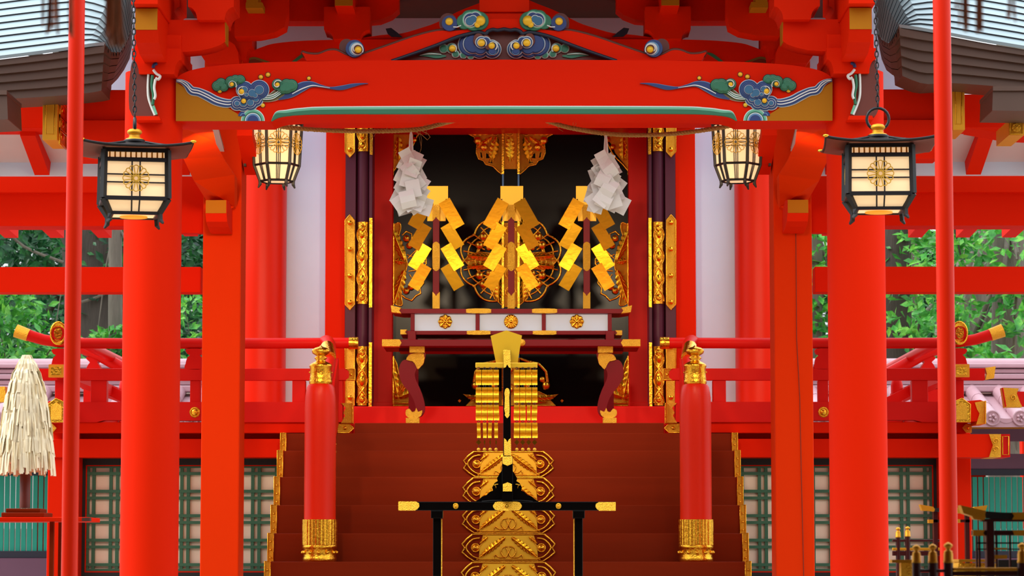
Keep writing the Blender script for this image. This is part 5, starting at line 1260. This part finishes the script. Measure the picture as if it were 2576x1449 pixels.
# ============================================================ gilt miniature railings and stands at lower right
def finpost(g_par,px,yt,yb,w,Y,name='finial_post'):
    k=px2m(Y); c=P(px,yt,Y); zz=lambda y:Z(y,Y); g=MB()
    g.lathe([(w*1.0*k,0),(w*1.0*k,zz(yb))],(c.x,Y,0),'maroon2',16); o=g.build(name,g_par)
    h=yb-yt; g=MB(); pr=[(1.08,1),(1.12,.93),(1.0,.88),(.98,.55),(.86,.5),(.92,.45),(.8,.42),(.45,.38),(.45,.32),(.55,.29),(.92,.20),(.9,.12),(.5,.05),(.06,0)]
    g.lathe([(w*a*k,zz(yt+h*b)) for a,b in pr],(c.x,Y,0),'goldm',20); g.build('gilt_finial',o)
V['maroon2']=mat('dark_maroon_lacquer',(64,12,10),.4,var=.1)
def mini(lab,posts,Y,rails):
    r=T('miniature_railing',lab,'miniature railing')
    for px,yt,yb,w in posts: finpost(r,px,yt,yb,w,Y)
    for x0,x1,y,h,mt in rails:
        g=MB(); g.pbox(x0,y,x1,y+h,Y-.01,.03,mt); g.build('rail',r,.002)
    return done(r)
mini('blurred miniature railing with three gilt onion finials in front of the right pole',[(2305,1370,1416,11,),(2346,1368,1416,11),(2385,1364,1416,12),(2571,1365,1416,12)],9.6,[(2310,2345,1432,8,'maroon2'),(2350,2385,1432,8,'maroon2'),(2398,2560,1428,8,'goldm'),(2398,2560,1437,12,'maroon2')])
mini('small miniature railing with two gilt onion finials against the green lattice',[(2259,1326,1352,6.5),(2283,1324,1350,7)],13.8,[(2246,2378,1357,6,'maroon2'),(2246,2378,1378,7,'goldm'),(2246,2378,1386,12,'maroon2')])
g=MB(); g.pbox(2267,1416,2298,1470,10.6,.05,'goldr'); g.pbox(2244,1408,2300,1416,10.59,.07,'goldm'); 
for y in (1428,1442): g.ptube(spiral(2286,y,2,7,0,1.1),10.595,1.1,'gold',5)
x_=X(2280,10.6); g.box(x_-.02,x_+.02,10.62,10.66,0,Z(1440,10.6),'maroon2')
single('chased_gold_panel',g,'small chased gold panel beside the blurred finials at lower right','panel')
def torii(lab,Y,sc,pts):
    r=T('curved_rack',lab,'rack'); x0,x1,xs0,xs1,bw,yt=pts
    k=px2m(Y)
    return r
def rackA():
    Y=10.4; r=T('curved_rack','black rack with upswept gold ends at the right picture edge, nearest of the racks','rack')
    top=[(2418,1272),(2450,1279),(2480,1286),(2520,1289),(2600,1291),(2700,1288)]; b=[(x,y+17) for x,y in top]; b[0]=(2425,1289)
    g=MB(); g.pprism(top+b[::-1],Y,.06,'mblack'); o=g.build('top_beam',r,.002)
    g=MB(); g.pprism([(2417,1271),(2450,1278.5),(2481,1285.5),(2478,1294),(2480,1304),(2450,1300),(2424,1291)],Y-.006,.075,'goldm'); g.pprism([(2546,1289),(2700,1288),(2700,1308),(2547,1307),(2552,1298)],Y-.006,.075,'goldm'); g.pprism([(2445,1299),(2478,1304),(2476,1309),(2450,1306)],Y+.0,.05,'goldm'); g.build('gold_end',o)
    g=MB(); g.pbox(2470,1305,2700,1312,Y+.005,.05,'maroon2'); g.build('under_beam',r)
    g=MB(); a=X(2484,Y,1380); bb=X(2503,Y,1380); g.box(a,bb,Y+.01,Y+.06,0,Z(1310,Y),'maroon2'); g.build('leg',r,.002)
    g=MB(); g.pbox(2446,1334,2700,1347,Y+.02,.03,'maroon2'); q=g.build('tie_bar',r,.002)
    g=MB(); g.pprism([(2448,1333),(2478,1333),(2474,1341),(2478,1348),(2448,1348)],Y+.012,.045,'goldm'); g.pprism([(2548,1334),(2700,1332),(2700,1350),(2552,1347)],Y+.012,.045,'goldm'); g.build('gold_end',q)
    g=MB()
    for y,h in ((1364,4),(1380,3)): g.pbox(2455,y,2700,y+h,Y+.03,.015,'maroon2')
    g.pbox(2500,1378,2534,1382,Y+.02,.02,'goldm'); g.pbox(2498,1396,2534,1406,Y+.02,.02,'goldm')
    for x in (2456,2463,2506,2540): g.pbox(x,1347,x+4,1460,Y+.03,.015,'maroon2')
    g.build('lower_bars',r)
    done(r)
    Y=13.6; r=T('curved_rack','small black rack with gold wing ends passing behind the right pole','rack')
    g=MB(); g.pprism([(2325,1276),(2360,1278),(2400,1279),(2450,1277),(2478,1274),(2475,1286),(2400,1289),(2330,1286)],Y,.05,'mblack'); o=g.build('top_beam',r)
    g=MB(); g.pprism([(2315,1269),(2348,1275),(2352,1281),(2350,1287),(2320,1284)],Y-.006,.06,'goldm'); g.pprism([(2484,1271),(2452,1275),(2448,1281),(2460,1288),(2480,1284)],Y-.006,.06,'goldm'); g.pbox(2408,1277,2418,1291,Y-.006,.06,'goldm'); g.build('gold_end',o)
    g=MB(); g.pbox(2340,1307,2440,1314,Y+.01,.03,'maroon2'); o=g.build('tie_bar',r); g=MB(); g.pbox(2336,1307,2348,1316,Y+.0,.04,'goldm'); g.pbox(2408,1306,2416,1315,Y,.04,'goldm'); g.build('gold_end',o)
    for x in (2356,2436):
        g=MB(); g.box(X(x-5,Y,1400),X(x+5,Y,1400),Y+.01,Y+.05,0,Z(1287,Y),'maroon2'); g.build('leg',r)
    done(r)
    g=MB(); Yc=11.4; g.pbox(2412,1407,2508,1414,Yc,.3,'goldm'); g.pprism([(a.x,a.y) for a in cr([(2412,1416),(2430,1417),(2500,1416),(2506,1424),(2512,1440),(2500,1470),(2412,1470)],2,True)],Yc+.01,.2,'goldr')
    for x,y in ((2420,1424),(2448,1426),(2462,1430),(2478,1425),(2440,1438)): g.ptube(spiral(x,y,2,8,x,1.1),Yc+.005,1.3,'gold',6)
    g.box(X(2420,Yc),X(2500,Yc),Yc+.05,Yc+.2,0,Z(1440,Yc),'maroon2')
    single('gilt_chest',g,'chased gold chest top behind the nearest rack at lower right','chest')
    g=MB(); g.pbox(2512,1408,2700,1480,11.6,.3,'mblack'); a=X(2512,11.6);bq=X(2700,11.6); g.box(a,bq,11.6,11.9,0,Z(1470,11.6),'mblack'); single('black_cabinet',g,'plain black cabinet at the lower right picture edge','cabinet')
rackA()
# ============================================================ beyond the veranda: corner beam ends, side stair rails
def cornerbeam(lab):
    r=T('corner_beam_end',lab,'beam end'); Y=21.55
    g=MB(); g.pprism([(2395,1092),(2505,1092),(2505,1150),(2395,1150)],Y+.1,.35,'red'); g.build('beam_end',r,.004)
    g=MB(); g.pprism([(2488,1092),(2518,1092),(2518,1150),(2488,1150),(2498,1120)],Y+.085,.38,'goldr'); g.pbox(2518,1092,2541,1150,Y+.10,.36,'crim'); g.ptube([(2522,1098),(2537,1098),(2537,1144),(2522,1144)],Y+.095,1.6,'gold',6,True); g.ptube([(a,b) for a,b in spiral(2504,1110,2,8,0,1)],Y+.08,1.3,'gold'); g.ptube([(a,b) for a,b in spiral(2504,1130,2,8,0,1)],Y+.08,1.3,'gold'); g.build('gold_end_plate',r)
    return done(r)
cornerbeam('red beam end with a pierced gold plate below the right veranda corner')
g=MB(); g.pprism([(2418,1010),(2466,1006),(2476,1010),(2476,1060),(2420,1060)],21.7,.3,'red'); o=g.build('corner_beam_end'); tag(o,'short red beam end with a stepped gold plate at the right veranda corner','beam end')
g=MB(); g.pprism([(2452,1012),(2481,1008),(2481,1066),(2456,1068),(2464,1040),(2458,1030)],21.69,.32,'goldr'); g.ptube([(2479,1010),(2479,1066)],21.685,1.5,'gold'); g.build('gold_plate',o); done(o)
g=MB(); g.pprism([(2548,985),(2640,985),(2640,1022),(2548,1022)],21.2,.1,'crim'); o=g.build('gilt_rail_end'); tag(o,'red rail end with a square gold plate at the right picture edge','rail')
g=MB(); g.pprism([(2522,975),(2563,977),(2558,990),(2566,1012),(2572,1024),(2530,1024)],21.19,.12,'goldr'); g.ptube(spiral(2548,1000,2,8,0,1.2),21.185,1.4,'gold'); g.ptube([(2522,976),(2530,1023)],21.19,2,'crim'); g.build('gold_plate',o); done(o)
g=MB(); g.pprism([(-60,975),(12,972),(16,1010),(-60,1016)],21.2,.1,'goldr'); single('gilt_rail_end',g,'gold plated rail end behind the paper wand at the left edge','rail')
def siderail(lab):
    r=T('side_stair_rail',lab,'handrail')
    g=MB(); Y0=24.2; g.tube([P(200,872,Y0),P(250,893,Y0),P(306,925,Y0),P(420,985,Y0)],.05,'crim',12); g.build('top_rail',r)
    g=MB(); pp=[(205,950),(262,962),(340,1000),(340,1030),(262,988),(205,978)]; g.pprism(pp,Y0,.08,'crim'); g.build('lower_rail',r)
    g=MB(); g.pprism([(a.x,a.y) for a in cr([(218,898),(252,898),(250,906),(244,912),(252,924),(254,960),(216,960),(218,924),(226,912),(220,906)],2,True)],Y0-.02,.12,'crim'); q=P(235,960,Y0); g.box(q.x-.08,q.x+.05,Y0,Y0+.1,0,q.z+.05,'crim'); g.build('post',r)
    g=MB(); q=P(300,1010,Y0); g.lathe([(.05,0),(.05,q.z+.15),(.03,q.z+.24),(.0,q.z+.26)],(q.x,Y0+.35,0),'crim',14); g.build('far_post',r)
    g=MB(); q=P(330,1000,Y0); g.box(q.x-.04,q.x+.04,Y0,Y0+.08,0,q.z-.05,'crim'); g.build('stub_post',r)
    return done(r)
r=siderail('crimson side stair rail slanting down beyond the left railing'); mirror(r,'crimson side stair rail slanting down beyond the right railing')
# ============================================================ slatted teal corridor walls with tiled roofs
def corridor(s):
    Y=27.0; left=s<0; x0,x1=(-330,560) if left else (2020,2900)
    lab='left' if left else 'right'
    r=T('slatted_fence','teal slatted corridor fence with navy rails seen at the '+('left edge below the paper wand' if left else 'right edge behind the gilt racks'),'fence')
    g=MB(); n=0
    xx=x0
    yt,yb=(1196,1386) if left else (1200,1398)
    slats=[]
    a=X(x0,Y,1300); b=X(x1,Y,1300); st_=14.2*px2m(Y); i=0
    while a+i*st_<b:
        x=a+i*st_; g=MB(); g.box(x,x+st_*.80,Y,Y+.03,Z(yb,Y),Z(yt,Y),'teal'); g.build('slat',r); i+=1
    g=MB(); g.box(a,b,Y-.03,Y+.06,Z(1196,Y),Z(1180,Y),'dark'); g.box(a,b,Y-.03,Y+.06,Z(1404,Y),Z(1386,Y),'dark'); g.build('navy_rail',r,.004)
    g=MB(); g.box(a,b,Y-.05,Y+.1,0,Z(1404,Y),'mauve'); g.build('plinth',r)
    g=MB(); g.box(a,b,Y-.02,Y+.1,Z(1180,Y),Z(1142 if not left else 1150,Y),'mauve'); g.box(a,b,Y+.0,Y+.08,Z(1110,Y),Z(1078,Y),'mauve'); g.build('lintel',r)
    # panels visible through the slats: pale wall low down, dark passage above
    g=MB(); g.box(a,b,Y+1.6,Y+1.65,0,Z(1330,Y+1.6),'stone'); g.build('inner_wall',r)
    for j in range(7):
        g=MB(); q=a+(b-a)*j/6; g.box(q-.08,q+.08,Y+.02,Y+.14,0,Z(1075,Y),'red'); g.build('post',r)
    for j in range(6):
        g=MB(); q=a+(b-a)*(j+.5)/6; g.box(q-.08,q+.08,Y+1.8,Y+1.95,0,Z(1075,Y),'red'); g.build('far_post',r)
    done(r)
    r=T('tiled_roof','pink glazed tile roof of the corridor at the '+('left edge behind the wand' if left else 'right edge behind the gilt corner'),'roof')
    Ye=26.2; g=MB(); zb=Z(1078,Ye); g.box(a,b,Ye,Ye+.1,Z(1078,Ye),Z(1060,Ye),'ochre'); g.build('yellow_fascia',r,.004)
    # roof slope with pan tiles
    zr,Yr=Z(985,27.4),27.4; ze,Ye2=Z(1052,26.1),26.1
    g=MB(); g.add([(a,Ye2,ze-.02),(b,Ye2,ze-.02),(b,Yr,zr-.02),(a,Yr,zr-.02),(a,Ye2,ze-.08),(b,Ye2,ze-.08),(b,Yr,zr-.08),(a,Yr,zr-.08)],[(0,1,2,3),(0,1,5,4),(3,2,6,7)],'tile'); g.build('roof_bed',r)
    ph=(P(2496,1040,Ye2).x if not left else P(60,1040,Ye2).x); st_=.245
    k0=int((a-ph)/st_)-0
    j=k0
    while ph+j*st_<b:
        x=ph+j*st_
        if x>a+.1:
            g=MB(); g.tube([(x,Ye2,ze),(x,Yr,zr+.02)],.062,'tile',12)
            for t in (.3,.6,.9): g.tube([(x,Ye2+(Yr-Ye2)*t,ze+(zr+.02-ze)*t),(x,Ye2+(Yr-Ye2)*(t+.012),ze+(zr+.02-ze)*(t+.012))],.066,'tile',12)
            g.lathe([(.07,-.02),(.07,.004),(.056,.006),(.054,0)],(x,Ye2-.01,ze),'tile',20,'Y')
            for q in range(5): g.ball((x+.024*cos(q*1.257),Ye2-.018,ze+.024*sin(q*1.257)),.014,'tile',6,4)
            g.build('cover_tile',r)
            g=MB(); c_=x+st_/2; pp=[Vector((c_+.075*cos(pi+pi*i/8),Ye2-.005,ze+.015+.06*sin(pi+pi*i/8))) for i in range(9)]+[Vector((c_+.075*cos(pi*i/8),Ye2-.005,ze+.015-.02*sin(pi*i/8))) for i in range(1,8)]
            g.prism(pp,.03,'tile'); g.build('pan_tile',r)
        j+=1
    g=MB(); Yg=27.4
    for y0,y1,w_ in ((917,930,.16),(930,943,.13),(943,958,.15),(958,972,.13),(972,990,.17)):
        z0,z1=Z(y1,Yg),Z(y0,Yg)
        g.box(a,b,Yg-w_,Yg+w_,z0+.006,z1,'tile')
    g.tube([(a,Yg,Z(921,Yg)),(b,Yg,Z(921,Yg))],.07,'tile',12)
    g.build('ridge_tiles',r,.01)
    done(r)
V['mauve']=mat('mauve_paint',(104,66,88),.6,var=.06)
corridor(-1); corridor(1)
# ============================================================ trees
def leaves(n,cs,size,seed,mt,name,par,normal_bias=.5):
    rr=random.Random(seed); vs=[];fs=[]
    for _ in range(n):
        c,R=rr.choice(cs)
        while True:
            d=Vector((rr.uniform(-1,1),rr.uniform(-1,1),rr.uniform(-1,1)))
            if .2<d.length<1: break
        d=d.normalized()*(d.length**.5)
        p=Vector(c)+Vector((d.x*R[0],d.y*R[1],d.z*R[2]))
        s=size*rr.uniform(.6,1.25); a=Vector((rr.gauss(0,1),rr.gauss(0,.7),rr.gauss(-.5,.6))).normalized()
        nrm=Vector((rr.gauss(0,.7),rr.gauss(-.5,.6),rr.gauss(.7,.5))); b=a.cross(nrm)
        if b.length<.01: continue
        b.normalize(); n2=b.cross(a)
        k=len(vs); vs+=[p,p+a*s*.5+b*s*.27+n2*s*.05,p+a*s*1.1,p+a*s*.5-b*s*.27+n2*s*.05]
        fs+=[(k,k+1,k+2),(k,k+2,k+3)]
    me=bpy.data.meshes.new(name); me.from_pydata([tuple(v) for v in vs],[],fs); me.materials.append(V[mt])
    o=bpy.data.objects.new(name,me); COL.objects.link(o); o.parent=par; return o
def tree_(lab,trunk,rad,crown,n,size,mt,seed,bark='bark',twigs=()):
    r=T('leafy_tree',lab,'tree'); g=MB(); g.tube([Vector(p) for p in cr(trunk,5)],[rad*(1.15-.4*i/(5*(len(trunk)-1))) for i in range(5*(len(trunk)-1)+1)],bark,14)
    rr=random.Random(seed+5)
    for _ in range(6):
        c,R=rr.choice(crown); t=Vector(trunk[rr.randrange(1,len(trunk))]); e=Vector(c)+Vector((rr.uniform(-1,1)*R[0],rr.uniform(-.6,.2)*R[1],rr.uniform(-.5,.5)*R[2]))
        g.tube([t,t.lerp(e,.5)+Vector((0,0,.15)),e],[rad*.22,rad*.12,rad*.05],bark,7)
    for tw in twigs: g.tube([Vector(p) for p in cr(tw,4)],.018,'bark',6)
    g.build('trunk',r); leaves(n,crown,size,seed,mt,'foliage',r); return done(r)
def at(x,y,Y): return tuple(P(x,y,Y))
def trk(x0,x1,Y,z1=9): a=P(x0,1300,Y); b=P(x1,560,Y); d=(b-a); return [(a.x,Y,0),tuple(a),tuple(a.lerp(b,.5)),tuple(b),tuple(b+d*.8)]
def cl(x,y,Y,rx,rz,ry=.8): return (at(x,y,Y),(rx,ry,rz))
tree_('dark evergreen with a thick dark trunk behind the left porch column',trk(300,250,33),.5,[cl(60,640,33,1.8,1.0),cl(300,600,34,1.5,.9),cl(480,680,33,1.1,1.2),cl(140,820,34,1.6,.9),cl(420,820,34,1.2,.8),cl(30,500,34,2,1)],8000,.13,'leafd',1,'barkd',
  [[at(210,680,32.5),at(250,715,32.5),at(290,725,32.5),at(330,790,32.6)],[at(205,760,32.5),at(260,740,32.5),at(310,700,32.4)],[at(0,560,32.4),at(60,620,32.4),at(160,660,32.4)]])
tree_('fresh green shrub tree at the left edge beyond the railing',trk(-80,-60,30),.12,[cl(-20,860,30,.75,.55,.5),cl(20,930,30,.55,.3,.5),cl(-60,780,30,.6,.4,.5)],1700,.11,'leafl',2,'bark')
tree_('low bright bush behind the side stair rail at left',trk(290,290,30.5),.08,[cl(280,900,30.5,.75,.26,.4),cl(480,860,30.5,.45,.5,.4),cl(340,860,30.5,.5,.2,.4)],1400,.10,'leafl',3,'bark')
tree_('tall far evergreen closing the view behind the left trunk',trk(-200,-190,42),.4,[cl(-100,650,42,3,2.2),cl(250,700,42,3,2.2),cl(550,700,42,2.5,2.4),cl(150,880,42,4,1.2),cl(450,520,43,3,1)],14000,.20,'leafd',4,'barkd')
tree_('mossy straight trunk with green leaves right of the right porch column',trk(2250,2252,31),.19,[cl(2330,640,31,.5,.45,.4),cl(2340,560,31.4,.6,.4,.4),cl(2330,760,30.5,.5,.5,.4)],900,.12,'leafl',5,'barkd')
tree_('leaning grey trunk behind the right pole with hanging leaves',[at(2400,1300,33.5)[:2]+(0,),at(2395,1000,33.5),at(2430,760,33.6),at(2490,560,33.8),at(2560,380,34)],.26,[cl(2480,590,32.6,.75,.35,.3),cl(2400,860,32.6,.7,.45,.3),cl(2330,830,33,.6,.5,.3)],1000,.13,'leafl',6,'bark')
tree_('grey trunk with ivy leaves at the right edge beyond the railing',trk(2535,2540,31.5),.2,[cl(2560,650,30.8,.4,.4,.3),cl(2560,780,30.8,.25,.3,.3),cl(2490,920,30,.35,.2,.2)],300,.15,'leafl',7,'bark')
tree_('green leafy branches between the right square pillar and column',trk(2040,2050,31),.1,[cl(2070,620,31,.35,.35,.3),cl(2070,850,31,.4,.3,.3),cl(2020,740,31,.4,.4,.3)],700,.12,'leafl',8,'bark')
tree_('tall far evergreen closing the view behind the right trunks',trk(2750,2740,43),.4,[cl(2100,680,43,2.4,2.4),cl(2380,650,43,2.2,1.4),cl(2420,860,43,1.5,.7),cl(2700,700,43,2,2.4),cl(2220,900,43,1.5,1),cl(2300,500,43,3,1)],9000,.2,'leafd',9,'barkd')
tree_('bright middle-distance tree filling the view right of the right column',trk(2290,2290,37),.12,[cl(2380,600,37,1.3,.8,.6),cl(2350,820,37,1.0,.7,.6),cl(2560,850,37,.7,.4,.5)],1300,.13,'leafl',10,'bark')
g=MB(); g.box(P(2400,900,48).x,P(2900,900,48).x,48,48.2,0,Z(640,48),'stone'); S('wall_3',g)

# look-alikes share a group phrase
GR={'veranda_railing':'veranda railings either side of the stair','round_pillar':'round hall pillars beside the doors','veranda_edge_beam':'veranda edge beams','veranda_corner_post':'veranda corner posts','lattice_panel':'lattice panels under the veranda','newel_post':'newel posts of the stair','stair_handrail':'handrails of the stair','porch_column':'round porch columns','bracket_set':'bracket sets over the porch columns','carved_nose':'carved noses beside the porch columns','tie_beam':'tie beams beside the porch columns','rear_bracket_set':'rear bracket blocks','pillar_bracket_set':'brackets over the square pillars','square_pillar':'square porch pillars','slanting_tie_beam':'slanting tie beams','pillar_nose':'noses on the square pillars','side_bracket':'arms beside the square pillars','gilt_beam_end':'gilt beam end casings','gutter_box':'copper gutter boxes','copper_roof_corner':'copper roof corners','hanging_lantern':'square hanging lanterns','hexagonal_lantern':'hexagonal lanterns on the pillars','paper_streamer':'paper streamers on the rope','gold_gohei':'gold ritual wands on the shelf','thin_pole':'thin poles in front','cord_tassel':'blurred cord tassels','miniature_railing':'miniature gilt railings','curved_rack':'curved black racks','gilt_rail_end':'gold plated rail ends','side_stair_rail':'side stair rails beyond the veranda','slatted_fence':'teal corridor fences','tiled_roof':'tiled corridor roofs','leafy_tree':'trees beyond the corridors','corridor_beam':'red corridor beams'}
for o in bpy.data.objects:
    b_=o.name.split('.')[0]
    if o.parent is None and o.get('label') and b_ in GR and not o.get('group'): o['group']=GR[b_]
